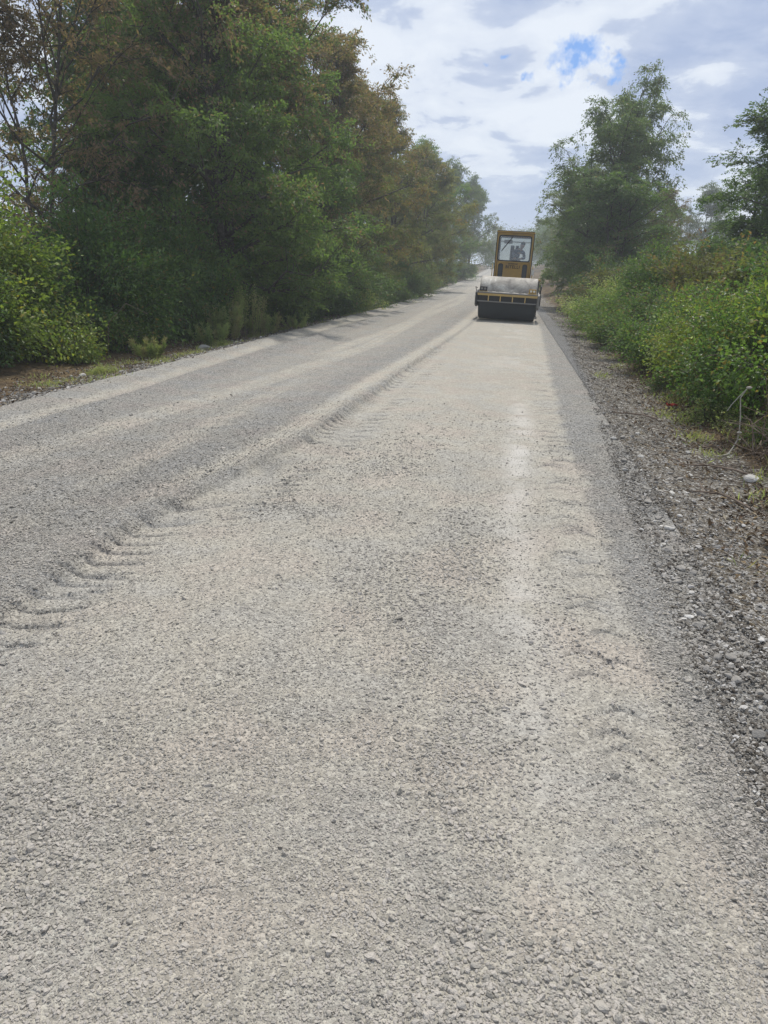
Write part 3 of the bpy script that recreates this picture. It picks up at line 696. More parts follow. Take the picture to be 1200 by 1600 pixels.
# ------------------------------------------------------------------ right side
G4 = 'trees on the right side of the road'
right_t = [
 ('birch', 4.1, 43.0, (.86, .86, .76), .4, 'left, lower half of the drooping tree pair right of the roller', L_BIRCH),
 ('birch', 6.5, 46.0, (.82, .82, .89), 2.6, 'tallest airy tree right of the roller, sky showing through its crown', L_BIRCH),
 ('birch', 4.9, 40.0, (.8, .8, .5), 5.0, 'short leafy tree at the foot of the tall pair', L_HORN),
 ('rusty', 9.5, 55.0, (.5, .5, .55), 1.2, 'small reddish tree peeping out right of the tall airy tree', L_RED),
 ('hornbeam', 10.0, 28.5, (1.0, 1.0, .78), 3.6, 'dense green tree cut by the right edge of the picture', L_FRESH),
 ('dense', 10.6, 29.8, (.72, .72, .78), 1.0, 'dark leafy tree rising behind the dense tree at the right picture edge', L_FRESH),
 ('birch', 9.6, 32.5, (.72, .72, .44), 1.5, 'lower green tree leaning left of the tree at the right edge', L_FRESH),
 ('dense', 25.0, 112.0, (1.1, 1.1, 1.0), 1.5, 'bluish hazy tree in the gap between the right-hand trees', L_FAR),
 ('dense', 29.5, 96.0, (1.2, 1.2, .55), 2.5, 'low hazy tree at the bottom of the gap between the right-hand trees', L_FAR),
 ('dense', 6.0, 62.0, (1.0, 1.0, .8), 4.1, 'hazy tree directly behind the cab of the roller', L_FAR),
 ('dense', 7.2, 84.0, (1.1, 1.1, .85), 5.1, 'pale hazy tree beyond the cab, at the right road edge', L_FAR),
 ('dense', 8.0, 110.0, (1.1, 1.1, .9), 2.1, 'faintest tree at the right road edge, seen over the cab', L_FAR)]
for k, x, y, s, rz, lab, lm in right_t: plant('tree', k, x, y, s, rz, lab, 'tree', G4, lm)
G5 = 'bushes on the bank along the right shoulder'
right_b = [
 ('bramble', 3.9, 8.7, (1.05, 1.0, 1.1), .3, 'bright green bramble at the right picture edge, above the heap of bare sticks', L_WILD),
 ('thicket', 4.6, 10.6, (1.1, 1.1, 1.25), 1.2, 'tall yellow-green bush at the right edge of the picture', L_SUN),
 ('bramble', 3.45, 10.6, (1.0, 1.0, .9), 2.2, 'bright green bramble behind the bleached bent stem', L_WILD),
 ('thicket', 4.9, 13.2, (1.2, 1.2, .95), 3.1, 'leafy bush with fresh green top on the right bank', L_WILD),
 ('bramble', 3.55, 12.8, (1.0, 1.0, .85), 4.0, 'lime-green bramble bulging over the right shoulder', L_SUN),
 ('bramble', 3.5, 15.0, (1.0, 1.0, .9), 5.2, 'green bramble just behind the lime-green one', L_WILD),
 ('thicket', 4.9, 16.0, (1.2, 1.2, .9), .8, 'bush with olive and brown leaves on the bank, mid right', L_OLIVE),
 ('bramble', 3.4, 17.4, (1.0, 1.1, .85), 1.8, 'dark green bramble on the right shoulder, under the reddish bushes', L_HORN),
 ('thicket', 4.5, 19.6, (1.2, 1.2, 1.0), 2.8, 'reddish-brown thicket on the right bank', L_RED),
 ('shrub', 3.7, 21.0, (.8, .8, .8), 3.4, 'dark rounded bush sticking up in front of the tall drooping trees', L_DARK),
 ('bramble', 3.3, 20.2, (1.0, 1.2, .8), 3.9, 'mixed green bramble where the shoulder narrows', L_WILD),
 ('bramble', 3.4, 23.5, (1.1, 1.2, .85), 4.6, 'green bramble on the right shoulder two bushes before the roller', L_WILD),
 ('thicket', 4.6, 25.0, (1.2, 1.3, .9), 5.6, 'olive thicket in front of the tall pair of trees', L_OLIVE),
 ('bramble', 3.5, 27.5, (1.2, 1.4, .9), .1, 'grey-green bush right beside the roller drum', L_WEED),
 ('thicket', 3.9, 31.0, (1.1, 1.4, .85), 1.1, 'brownish bush just behind the drum on the right', L_RED),
 ('shrub', 4.3, 35.0, (1.0, 1.2, .8), 2.1, 'green bush right of the cab, at the foot of the tall trees', L_DARK),
 ('shrub', 4.4, 40.0, (1.1, 1.4, .8), 3.1, 'hazy bush behind the cab on the right roadside', L_DARK),
 ('thicket', 7.2, 12.0, (1.4, 1.4, 1.4), 4.1, 'pale green bush high on the bank at the right picture edge', L_WILD),
 ('thicket', 7.0, 17.0, (1.5, 1.5, 1.1), 5.1, 'mid-green bush on top of the right bank', L_WILD),
 ('shrub', 7.5, 23.0, (1.3, 1.3, .75), 6.1, 'dark bush below the tree at the right picture edge', L_DARK),
 ('thicket', 9.5, 20.0, (1.5, 1.5, 1.1), .6, 'bush on the bank below the drooping right-edge tree', L_OLIVE),
 ('thicket', 7.0, 33.0, (1.5, 1.5, 1.0), 2.4, 'low bush in the gap between the right-hand trees', L_WILD),
 ('thicket', 11.5, 40.0, (2.2, 2.2, 1.3), 3.4, 'far low bush in the gap beyond the right bank', L_WILD)]
for k, x, y, s, rz, lab, lm in right_b: plant('bush', k, x, y, s, rz, lab, 'bush', G5, lm, ('stems', 'foliage'))
# low plants creeping out of the bank
G6 = 'small low plants at the foot of the right bank'
for i in range(16):
    y = 8.6 + i * 1.35 + rng.uniform(-.3, .3); x = 2.75 + .012 * y + rng.uniform(-.15, .25)
    s = rng.uniform(.3, .65)
    plant('low_plant', 'low', x, y, (s, s, s * .8), rng.uniform(0, 6), 'small low leafy plant creeping from the right bank onto the stones', 'plant', G6,
          [L_WILD, L_WEED, L_OLIVE][i % 3], ('stems', 'foliage'))
for i in range(5):
    y = 12 + i * 2.6; x = -7.0 + rng.uniform(-.3, .2) + .05 * i; s = rng.uniform(.22, .4)
    plant('low_plant', 'low', x, y, (s, s, s * .7), rng.uniform(0, 6), 'tiny leafy tuft growing among the stones of the left verge', 'plant', 'tufts on the left verge',
          L_WEED, ('stems', 'foliage'))

# far wood closing the road
FV, FF, FT, FA = [], [], [], []; nn_ = 0
rg = np.random.default_rng(99)
spots = [(x, y, rg.uniform(8, 12)) for (x, y) in [(-24, 150), (-14, 170), (-6, 200), (0, 250), (6, 250), (10, 235), (16, 220), (24, 215), (34, 205), (45, 190), (58, 180), (75, 170),
         (-36, 140), (-46, 120), (-60, 100), (8, 160), (9, 190), (-34, 90), (-30, 110), (48, 150), (66, 140), (86, 120), (-5, 270), (3, 280), (12, 270)]]
for x, y, hgt in spots:
    m = 6500; c = rg.normal(0, 1, (26, 3)); c = nrm(c) * rg.uniform(.5, 1, (26, 1)) * np.array([5.5, 5.5, hgt * .48])
    C = c[rg.integers(0, 26, m)] + rg.normal(0, 1, (m, 3)) * np.array([1.2, 1.2, .8])
    C[:, 2] = np.abs(C[:, 2] + hgt * .5); C += np.array([x, y, float(surf(x, y)[0])])
    V, Fq = leaves(C, rg.normal(0, 1, C.shape), .38, .7, rg, .2); FV.append(V); FF.append(Fq + nn_); nn_ += len(V)
    FT.append(np.clip(rg.normal(.4, .2, m), 0, .9)); FA.append(np.full(m, rg.uniform(0, .3)))
me = mesh_np('far_wood', np.concatenate(FV), np.concatenate(FF), L_FAR, fattrs={'tone': np.concatenate(FT), 'autumn': np.concatenate(FA)})
tag(link('far_wood', me), 'hazy far-off wood closing the end of the road', 'wood', kind='stuff')

# ------------------------------------------------------------------ small mesh helpers
class MB:
    def __init__(s): s.bm = bmesh.new()
    def box(s, c, d, rot=None, bev=0.0):
        m = Matrix.Translation(c)
        if rot is not None: m = m @ rot
        r = bmesh.ops.create_cube(s.bm, size=1, matrix=m @ Matrix.Diagonal((*d, 1)))
        if bev:
            es = list({e for v in r['verts'] for e in v.link_edges})
            bmesh.ops.bevel(s.bm, geom=es, offset=bev, segments=2, affect='EDGES', profile=.6)
        return s
    def cyl(s, c, r, h, axis='X', seg=32, r2=None, bev=0):
        rot = {'X': Matrix.Rotation(R(90), 4, 'Y'), 'Y': Matrix.Rotation(R(90), 4, 'X'), 'Z': Matrix()}[axis]
        q = bmesh.ops.create_cone(s.bm, cap_ends=True, segments=seg, radius1=r, radius2=r if r2 is None else r2, depth=h, matrix=Matrix.Translation(c) @ rot)
        if bev:
            es = [e for e in {e for v in q['verts'] for e in v.link_edges} if any(len(f.verts) > 4 for f in e.link_faces)]
            bmesh.ops.bevel(s.bm, geom=es, offset=bev, segments=2, affect='EDGES')
        return s
    def sph(s, c, r, sc=(1, 1, 1), seg=16):
        bmesh.ops.create_uvsphere(s.bm, u_segments=seg, v_segments=seg // 2 + 2, radius=r, matrix=Matrix.Translation(c) @ Matrix.Diagonal((*sc, 1))); return s
    def bar(s, a, b, r, seg=8, r2=None):
        a, b = Vector(a), Vector(b); d = b - a
        m = Matrix.Translation((a + b) / 2) @ d.to_track_quat('Z', 'Y').to_matrix().to_4x4()
        bmesh.ops.create_cone(s.bm, cap_ends=True, segments=seg, radius1=r, radius2=r if r2 is None else r2, depth=d.length, matrix=m); return s
    def path(s, pts, r, seg=6, r2=None):
        n = len(pts) - 1
        for i in range(n):
            ra = r + ((r2 if r2 is not None else r) - r) * i / n; rb = r + ((r2 if r2 is not None else r) - r) * (i + 1) / n
            s.bar(pts[i], pts[i + 1], ra, seg, rb)
        return s
    def prism(s, poly, x0, x1):        # outline in y,z extruded along x
        a = [s.bm.verts.new((x0, p[0], p[1])) for p in poly]; b = [s.bm.verts.new((x1, p[0], p[1])) for p in poly]
        n = len(poly); s.bm.faces.new(a[::-1]); s.bm.faces.new(b)
        for i in range(n): s.bm.faces.new((a[i], a[(i + 1) % n], b[(i + 1) % n], b[i]))
        return s
    def frame(s, x0, x1, z0_, z1, y, w, d, rr=0.06):     # rounded rectangular ring lying in the xz plane
        def ring(x0, x1, z0_, z1, r):
            pts = []
            for cx, cz, a0 in ((x1 - r, z1 - r, 0), (x0 + r, z1 - r, 90), (x0 + r, z0_ + r, 180), (x1 - r, z0_ + r, 270)):
                for k in range(5): a = R(a0 + k * 22.5); pts.append((cx + r * math.cos(a), cz + r * math.sin(a)))
            return pts
        A = ring(x0, x1, z0_, z1, rr + w); B = ring(x0 + w, x1 - w, z0_ + w, z1 - w, rr)
        vs = [[s.bm.verts.new((p[0], yy, p[1])) for p in L] for yy in (y - d / 2, y + d / 2) for L in (A, B)]
        n = len(A)
        for i in range(n):
            j = (i + 1) % n
            s.bm.faces.new((vs[0][i], vs[0][j], vs[1][j], vs[1][i])); s.bm.faces.new((vs[2][j], vs[2][i], vs[3][i], vs[3][j]))
            s.bm.faces.new((vs[0][j], vs[0][i], vs[2][i], vs[2][j])); s.bm.faces.new((vs[1][i], vs[1][j], vs[3][j], vs[3][i]))
        return s
    def build(s, name, mat, parent=None, smooth=False, loc=None):
        bmesh.ops.recalc_face_normals(s.bm, faces=s.bm.faces)
        me = bpy.data.meshes.new(name); s.bm.to_mesh(me); s.bm.free(); me.materials.append(mat)
        if smooth:
            for p in me.polygons: p.use_smooth = True
            try: me.set_sharp_from_angle(angle=R(35))
            except Exception: pass
        return link(name, me, parent, loc)

def paint(name, col, dirt=(.28, .25, .20), amount=.5, rough=.55, metal=0.0, sc=3.0, low=None):
    m, t, o = new_mat(name); co = objco(t)
    n = noise(t, co, sc, 7, .68); n2 = noise(t, co, sc * 9, 4, .6)
    f = ramp(t, math_n(t, 'ADD', math_n(t, 'MULTIPLY', n, .75), math_n(t, 'MULTIPLY', n2, .25)), [(0.5 - amount * .25, 0.0), (0.75 - amount * .2, 1.0)])
    if low is not None:      # settled dirt on the lower part
        s_ = t.nodes.new('ShaderNodeSeparateXYZ'); t.links.new(co, s_.inputs[0])
        f = math_n(t, 'MAXIMUM', f, math_n(t, 'SUBTRACT', low, s_.outputs[2], clamp=True))
    c = mix_c(t, math_n(t, 'MULTIPLY', f, amount, clamp=True), col, dirt)
    principled(t, o, c, math_n(t, 'ADD', math_n(t, 'MULTIPLY', f, .3), rough), metal, bump=n2, bstr=.15, bdist=.01, spec=.4); return m
P_YEL = paint('worn_yellow_paint', (.42, .255, .05), (.22, .16, .09), .55)
P_PALE = paint('faded_yellow_edge', (.62, .42, .13), (.36, .28, .17), .5)
P_BLK = paint('black_rubber_and_steel', (.018, .018, .02), (.12, .11, .10), .4, .6)
P_STEEL = paint('dark_rolled_steel', (.045, .052, .060), (.09, .088, .085), .5, .55, .3)
P_GREY = paint('grey_dusty_metal', (.16, .16, .155), (.30, .28, .25), .6)
P_WHITE = paint('off_white_plastic', (.70, .69, .64), (.4, .37, .32), .4, .4)
P_TYRE = paint('dusty_tyre_rubber', (.022, .022, .022), (.20, .185, .16), .7, .85)
P_SEAT = paint('dark_seat_vinyl', (.03, .03, .035), (.1, .1, .1), .3, .5)
P_TEXT = paint('dark_lettering', (.035, .025, .02), (.2, .12, .05), .3)
P_LAMPG, t, o = new_mat('headlamp_glass'); principled(t, o, (.75, .72, .62), .15, 0.2)
# drum: steel with painted shade below, pale crushed stone dust with damp blotches above
P_DRUM, t, o = new_mat('dusty_shaded_drum'); co = objco(t)
n = noise(t, co, 1.9, 7, .66, .8); n2 = noise(t, co, 18, 4, .7)
mxx = math_n(t, 'ADD', math_n(t, 'MULTIPLY', n, .8), math_n(t, 'MULTIPLY', n2, .2))
c = ramp(t, mxx, [(.38, (.19, .175, .155)), (.48, (.33, .305, .265)), (.56, (.42, .39, .34)), (.66, (.62, .60, .54))])
at_ = t.nodes.new('ShaderNodeAttribute'); at_.attribute_name = 'dust_above_shade'
c = mix_c(t, at_.outputs['Fac'], (.040, .046, .052), c)  # near-black steel tone carries the shade of the lower drum
principled(t, o, c, .75, 0.0, bump=n2, bstr=.5, bdist=.01, spec=.3)
# dusty window glass
P_GLASS, t, o = new_mat('dusty_window_glass')
gl = t.nodes.new('ShaderNodeBsdfGlass'); gl.inputs['Roughness'].default_value = 0.0; gl.inputs['IOR'].default_value = 1.45; gl.inputs['Color'].default_value = (.93, .97, .97, 1)
df = t.nodes.new('ShaderNodeBsdfDiffuse'); df.inputs[0].default_value = (.55, .57, .56, 1)
tp = t.nodes.new('ShaderNodeBsdfTransparent'); tp.inputs[0].default_value = (.92, .95, .96, 1)
gs = t.nodes.new('ShaderNodeBsdfGlossy'); gs.inputs['Roughness'].default_value = .04
m1 = t.nodes.new('ShaderNodeMixShader'); m1.inputs[0].default_value = .08; t.links.new(tp.outputs[0], m1.inputs[1]); t.links.new(gs.outputs[0], m1.inputs[2])
m2 = t.nodes.new('ShaderNodeMixShader'); t.links.new(math_n(t, 'MULTIPLY', noise(t, objco(t), 4, 5, .6), .16), m2.inputs[0])
t.links.new(m1.outputs[0], m2.inputs[1]); t.links.new(df.outputs[0], m2.inputs[2]); t.links.new(m2.outputs[0], o.inputs['Surface'])
t.nodes.remove(gl)
P_GLASSD, t, o = new_mat('dust_coated_glass')     # rear pane: a film of dust that glows when lit from behind
tp = t.nodes.new('ShaderNodeBsdfTransparent'); tl = t.nodes.new('ShaderNodeBsdfTranslucent'); tl.inputs[0].default_value = (.50, .55, .58, 1)
m2 = t.nodes.new('ShaderNodeMixShader'); t.links.new(math_n(t, 'ADD', math_n(t, 'MULTIPLY', noise(t, objco(t), 3, 5, .6), .4), .5), m2.inputs[0])
t.links.new(tp.outputs[0], m2.inputs[1]); t.links.new(tl.outputs[0], m2.inputs[2]); t.links.new(m2.outputs[0], o.inputs['Surface'])

# ------------------------------------------------------------------ the roller (local: x right, -y toward the photographer)
RX, RY = -.12, 28.6
rol = empty('road_roller', (RX, RY, ground_z(RX, RY) + .012), 0, 'yellow single drum road roller with glazed cab, its drum caked in pale dust', 'road roller')
rol.rotation_euler = (0, R(2.6), R(-1.5))
# drum attribute: pale dust above, shade painted dark at the front below the bar
seg = 72; bm = bmesh.new(); prof = [(-1.02, .70), (-1.0, .735), (-.985, .75), (.985, .75), (1.0, .735), (1.02, .70)]
xsD = np.concatenate([[-1.02, -1.0], np.linspace(-.985, .985, 40), [1.0, 1.02]])
rD = np.interp(np.abs(xsD), [0, .985, 1.0, 1.02], [.75, .75, .735, .70])
a = np.arange(seg) * 2 * math.pi / seg
V = np.stack([np.repeat(xsD, seg), (rD[:, None] * np.cos(a)).ravel(), .75 + (rD[:, None] * np.sin(a)).ravel()], 1)
i = np.arange(len(xsD) * seg).reshape(-1, seg); nx = np.roll(i, -1, 1)
F = np.stack([i[:-1], i[1:], nx[1:], nx[:-1]], -1).reshape(-1, 4)
ang = np.degrees(np.arctan2(V[:, 2] - .75, -V[:, 1]))          # 0 = facing the photographer, 90 = top
dust_above_shade = sstep(4, 14, ang + 4 * np.sin(V[:, 0] * 9)); dust_above_shade = np.maximum(dust_above_shade, sstep(-120, -150, ang))
drum = link('drum', mesh_np('drum', V, F, P_DRUM, smooth=True, attrs={'dust_above_shade': dust_above_shade}), rol)
for s in (-1, 1):
    MB().cyl((s * .97, 0, .75), .69, .02, 'X', 48).cyl((s * 1.0, 0, .75), .22, .08, 'X', 24).build('drum_disc', P_STEEL, drum)
# frame round the drum
for s in (-1, 1):
    MB().prism([(-1.02, .52), (-1.02, .93), (-.6, 1.0), (1.0, 1.0), (1.25, .9), (1.25, .5), (.4, .44), (-.6, .44)], s * 1.06, s * 1.13).build('side_frame', P_BLK if s < 0 else P_GREY, rol)
for s in (-1, 1): MB().cyl((s * 1.15, 0, .75), .2, .06, 'X', 24).build('drum_bearing', P_BLK, rol)
MB().box((0, -.96, .885), (2.10, .14, .075), bev=.008).build('front_beam', P_PALE, rol)
MB().box((0, -.90, .945), (2.06, .30, .035), bev=.006).build('front_ledge', P_GREY, rol)
MB().box((0, -.97, .645), (2.10, .06, .04), bev=.006).build('scraper_rail', P_GREY, rol)
MB().box((0, -.90, .62), (2.0, .05, .03)).build('scraper_blade', P_BLK, rol)
for xx_ in (-.66, -.24, .19, .63): MB().box((xx_, -.975, .757), (.035, .05, .185), bev=.004).build('frame_strut', P_PALE, rol)
MB().box((0, -.88, .757), (2.04, .02, .17)).build('scraper_board', P_BLK, rol)
# lumps of stone dust lying on the ledge
rg = np.random.default_rng(5); b = MB()
for k in range(46):
    b.sph((rg.uniform(-.85, .85), -.90 + rg.uniform(-.11, .1), .965), rg.uniform(.015, .05), (1.8, 1, .5), 6)
P_DUSTL = paint('settled_stone_dust', (.42, .39, .34), (.6, .58, .52), .6, .9)
tag(b.build('dust_lump', P_DUSTL, rol), kind='stuff')
for s in (-1, 1):
    h = MB().box((s * .86, -.93, 1.06), (.26, .14, .17), bev=.012).build('lamp_housing', P_BLK if s < 0 else P_YEL, rol)
    for q in (-.055, .055):
        MB().cyl((s * .86 + q, -1.005, 1.075), .038, .03, 'Y', 16).build('lamp', P_LAMPG if s > 0 else P_GREY, h)
    MB().box((s * .86, -.94, .985), (.30, .12, .025)).build('lamp_bracket', P_PALE, rol)
MB().path([(-1.09, -.95, .95), (-1.14, -1.0, 1.12), (-1.06, -1.0, 1.08)], .012).build('mirror_stub', P_BLK, rol)
MB().path([(1.12, -.5, .98), (1.16, -.45, 1.22), (1.16, .2, 1.28), (1.12, .5, 1.0)], .022, 8).build('hydraulic_hose', P_BLK, rol)
MB().box((1.13, -.3, 1.05), (.06, .5, .16), bev=.01).build('side_bracket', P_BLK, rol)
# articulation and rear body
MB().prism([(.95, .5), (.95, 1.0), (1.5, 1.15), (1.9, 1.15), (1.9, .5)], -.45, .45).build('articulation_joint', P_BLK, rol)
MB().box((0, 1.12, .75), (2.05, .16, .35), bev=.01).build('rear_crossbeam', P_YEL, rol)
MB().prism([(1.75, .55), (1.75, 1.45), (3.3, 1.45), (3.3, .55)], -.74, .74).build('platform', P_YEL, rol)
MB().prism([(3.05, .6), (3.05, 1.85), (4.6, 1.75), (4.9, 1.55), (4.9, .6)], -.62, .62).build('engine_hood', P_YEL, rol)
for k in range(7): MB().box((0, 4.905, .85 + k * .1), (.9, .03, .035)).build('grille_slat', P_BLK, rol)
MB().bar((.45, 3.6, 1.8), (.45, 3.6, 2.6), .045, 12).build('exhaust_pipe', P_BLK, rol)
MB().box((0, 4.98, .75), (1.5, .1, .22), bev=.02).build('rear_bumper', P_BLK, rol)
for s in (-1, 1):
    MB().box((s * .9, 3.4, 1.43), (.45, 1.5, .05), bev=.01).build('fender', P_YEL, rol)
    w = MB().cyl((s * .88, 3.5, .68), .68, .44, 'X', 40, bev=.05).build('wheel', P_TYRE, rol)
    b = MB()
    for k in range(22):
        aa = 2 * math.pi * k / 22
        for q in (-1, 1):
            rot = Matrix.Rotation(aa, 4, 'X') @ Matrix.Rotation(R(28 * q), 4, 'Z')
            b.box((s * .88 + q * .105, 3.5 - .685 * math.sin(aa), .68 + .685 * math.cos(aa)), (.24, .06, .05), rot)
    b.build('tread', P_TYRE, w)
    MB().cyl((s * 1.08, 3.5, .68), .34, .06, 'X', 28, bev=.01).cyl((s * 1.115, 3.5, .68), .12, .05, 'X', 16).build('rim', P_YEL, w)
    st = MB().box((s * .86, 2.1, .72), (.22, .45, .03)).box((s * .86, 2.1, 1.08), (.2, .42, .03)).bar((s * .76, 1.9, .6), (s * .76, 1.9, 1.4), .015).bar((s * .96, 1.9, .6), (s * .96, 1.9, 1.2), .015)
    st.build('step', P_BLK, rol)
# cab: front wall at y=1.9, rear wall at 3.05
CAB0 = set(rol.children)
CY0, CY1 = 1.90, 3.05
fp = MB(); fp.box((0, CY0, 1.77), (1.30, .05, .70), bev=.01)
front = fp.build('front_panel', P_YEL, rol)
MB().box((0, CY0 - .032, 1.70), (.78, .015, .44), bev=.006).build('access_cover', P_YEL, front)
MB().box((0, CY0 - .01, 2.105), (1.16, .07, .03)).build('sill', P_PALE, rol)
for s in (-1, 1):
    h = MB().frame(s * .49 - .10, s * .49 + .10, 1.47, 2.03, CY0 - .035, .03, .03, .05).build('window_seal', P_BLK, rol)
    MB().box((s * .49, CY0 - .03, 1.75), (.17, .012, .52)).build('pane', P_STEEL, h)
    MB().box((s * .70, CY0, 2.35), (.055, .07, 1.86), bev=.012).build('corner_post', P_YEL, rol)
    MB().box((s * .745, CY0 + .05, 2.35), (.03, .09, 1.84), bev=.01).build('door_edge', P_BLK, rol)
    MB().box((s * .70, CY1, 2.35), (.07, .07, 1.86), bev=.012).build('corner_post', P_YEL, rol)
    MB().box((s * .72, (CY0 + CY1) / 2, 1.72), (.04, 1.05, .62), bev=.01).build('side_panel', P_YEL, rol)
    MB().box((s * .72, (CY0 + CY1) / 2, 2.08), (.045, 1.05, .05)).build('side_sill', P_BLK, rol)
    MB().box((s * .72, (CY0 + CY1) / 2, 2.60), (.008, 1.02, .98)).build('side_window', P_GLASS, rol)
MB().box((0, CY0, 3.19), (1.36, .07, .10), bev=.012).build('front_header', P_YEL, rol)
MB().box((0, CY1, 3.19), (1.36, .07, .10), bev=.012).build('rear_header', P_YEL, rol)
MB().box((0, CY1, 1.86), (1.36, .05, .60), bev=.01).build('rear_panel', P_YEL, rol)
MB().frame(-.665, .665, 2.12, 3.15, CY0 - .045, .045, .045, .07).build('windscreen_seal', P_BLK, rol)
MB().box((0, CY0 - .03, 2.635), (1.26, .008, .96)).build('windscreen', P_GLASS, rol)
MB().frame(-.66, .66, 2.14, 3.14, CY1 + .01, .035, .03, .05).build('rear_window_seal', P_BLK, rol)
MB().box((0, CY1 + .01, 2.64), (1.26, .008, .94)).build('rear_window', P_GLASSD, rol)
MB().box((0, (CY0 + CY1) / 2, 2.93), (1.34, .02, .018)).box((0, CY1 - .03, 2.93), (1.3, .02, .018)).build('cross_bar', P_GREY, rol)
MB().box((0, (CY0 + CY1) / 2, 3.275), (1.52, 1.32, .06), bev=.02).build('roof', P_YEL, rol)
MB().box((0, (CY0 + CY1) / 2 - .02, 3.312), (1.50, 1.28, .02), bev=.006).build('roof_rim', P_BLK, rol)
wp = MB().path([(-.10, CY0 - .09, 3.12), (-.24, CY0 - .09, 2.92)], .012).bar((-.24, CY0 - .09, 2.92), (-.52, CY0 - .08, 2.52), .012).bar((-.12, CY0 - .085, 3.05), (-.52, CY0 - .075, 2.50), .008)
wp.build('wiper', P_BLK, rol)
MB().box((-.28, CY0 + .16, 2.90), (.34, .05, .15), bev=.02).bar((-.28, CY0 + .16, 2.98), (-.28, CY0 + .1, 3.14), .01).build('inside_mirror', P_GREY, rol)
MB().path([(-.82, CY0 + .05, 1.35), (-.83, CY0 + .02, 2.0)], .018, 8).build('grab_rail', P_PALE, rol)
MB().path([(.81, CY0 + .05, 1.35), (.82, CY0 + .02, 1.98)], .018, 8).build('grab_rail', P_PALE, rol)
MB().cyl((.83, CY0 - .02, 1.72), .055, .2, 'Z', 16, bev=.01).cyl((.83, CY0 - .02, 1.84), .025, .05, 'Z', 10).build('white_canister', P_WHITE, rol)
st = MB().box((-.02, 2.78, 2.02), (.50, .45, .12), bev=.04).box((-.12, 2.97, 2.42), (.16, .10, .75), bev=.04).box((.08, 2.97, 2.42), (.15, .10, .75), bev=.04)
st.build('seat', P_SEAT, rol)
MB().bar((.08, 2.08, 1.7), (.08, 2.2, 2.2), .03).build('steering_column', P_BLK, rol)
bm = MB(); pts = [(.08 + .19 * math.cos(k * math.pi / 10), 2.22 + .19 * math.sin(k * math.pi / 10) * .9, 2.22 + .19 * math.sin(k * math.pi / 10) * .35) for k in range(21)]
bm.path(pts, .013, 6); bm.bar(pts[0], pts[10], .009); bm.build('steering_wheel', P_BLK, rol)
MB().box((-.35, 2.0, 2.03), (.5, .18, .14), bev=.03).build('dashboard', P_SEAT, rol)
# lettering
def lettering(body, size, loc, name, parent, sx=1.0, off=.004):
    cu = bpy.data.curves.new(name, 'FONT'); cu.body = body; cu.size = size; cu.extrude = .004; cu.align_x = 'CENTER'; cu.align_y = 'CENTER'; cu.offset = off; cu.space_character = 1.12
    ob = bpy.data.objects.new(name, cu); COL.objects.link(ob)
    dg = bpy.context.evaluated_depsgraph_get(); me = bpy.data.meshes.new_from_object(ob.evaluated_get(dg)); COL.objects.unlink(ob); bpy.data.objects.remove(ob)
    me.materials.clear(); me.materials.append(P_TEXT)
    q = link(name, me, parent, loc); q.rotation_euler = (R(90), 0, 0); q.scale = (sx, 1, 1); return q
lettering('BITELLI', .165, (0, CY0 - .047, 1.90), 'lettering', rol, .95, .003)
b = MB()
for k in range(9):
    xk = -.17 + k * .0425; b.box((xk, CY0 - .03, 2.035 - 6 * (xk / 1.6) ** 2 * .12), (.026, .01, .055 if k not in (2, 6) else .04))
b.build('small_emblem', P_TEXT, rol)

for ch in rol.children:            # the cab sits a little low and narrow
    if ch not in CAB0:
        me_ = ch.data; f_ = .94
        if ch.name.startswith('lettering'):
            ch.location.z = 1.42 + (ch.location.z - 1.42) * .92; continue
        for v_ in me_.vertices:
            v_.co.z = 1.42 + (v_.co.z - 1.42) * .92; v_.co.x *= f_
        for c2 in ch.children:
            if c2.name.startswith('lettering'): continue
            for v_ in c2.data.vertices: v_.co.z = 1.42 + (v_.co.z - 1.42) * .92; v_.co.x *= f_
# ------------------------------------------------------------------ the driver
def skin(name, verts, edges, radii, mat, parent, root=0, sub=2):
    me = bpy.data.meshes.new(name); me.from_pydata(verts, edges, []); me.materials.append(mat)
    o_ = link(name, me, parent); 
    me.skin_vertices if hasattr(me, 'skin_vertices') else None
    md = o_.modifiers.new('skin', 'SKIN'); md.use_smooth_shade = True
    sl = me.skin_vertices[0].data
    for i_, r_ in enumerate(radii): sl[i_].radius = r_ if isinstance(r_, tuple) else (r_, r_); sl[i_].use_root = (i_ == root)
    sb = o_.modifiers.new('sub', 'SUBSURF'); sb.levels = sub; sb.render_levels = sub
    return o_
def flat(name, col, rough=.8):
    m, t, o = new_mat(name); n = noise(t, objco(t), 30, 3, .5)
    principled(t, o, mix_c(t, n, tuple(v * .8 for v in col), tuple(min(v * 1.2, 1) for v in col)), rough, bump=n, bstr=.2, bdist=.005, spec=.2); return m
M_SKIN = flat('skin', (.40, .24, .17), .55); M_SHIRT = flat('grey_blue_shirt', (.10, .12, .16)); M_TROU = flat('dark_trousers', (.05, .05, .06)); M_HAIR = flat('dark_hair', (.03, .025, .02))
# the person lies inside the cab but is a thing of its own, placed in world space
drv = empty('person', (0, 0, 0), 0, 'driver in a grey-blue shirt leaning sideways behind the dusty windscreen, hands on the wheel', 'person')
bpy.context.view_layer.update()
from mathutils import Euler
Mr = Matrix.Translation(rol.location) @ rol.rotation_euler.to_matrix().to_4x4()
drv.matrix_world = Mr @ Matrix.Translation((.06, 2.72, 1.98))
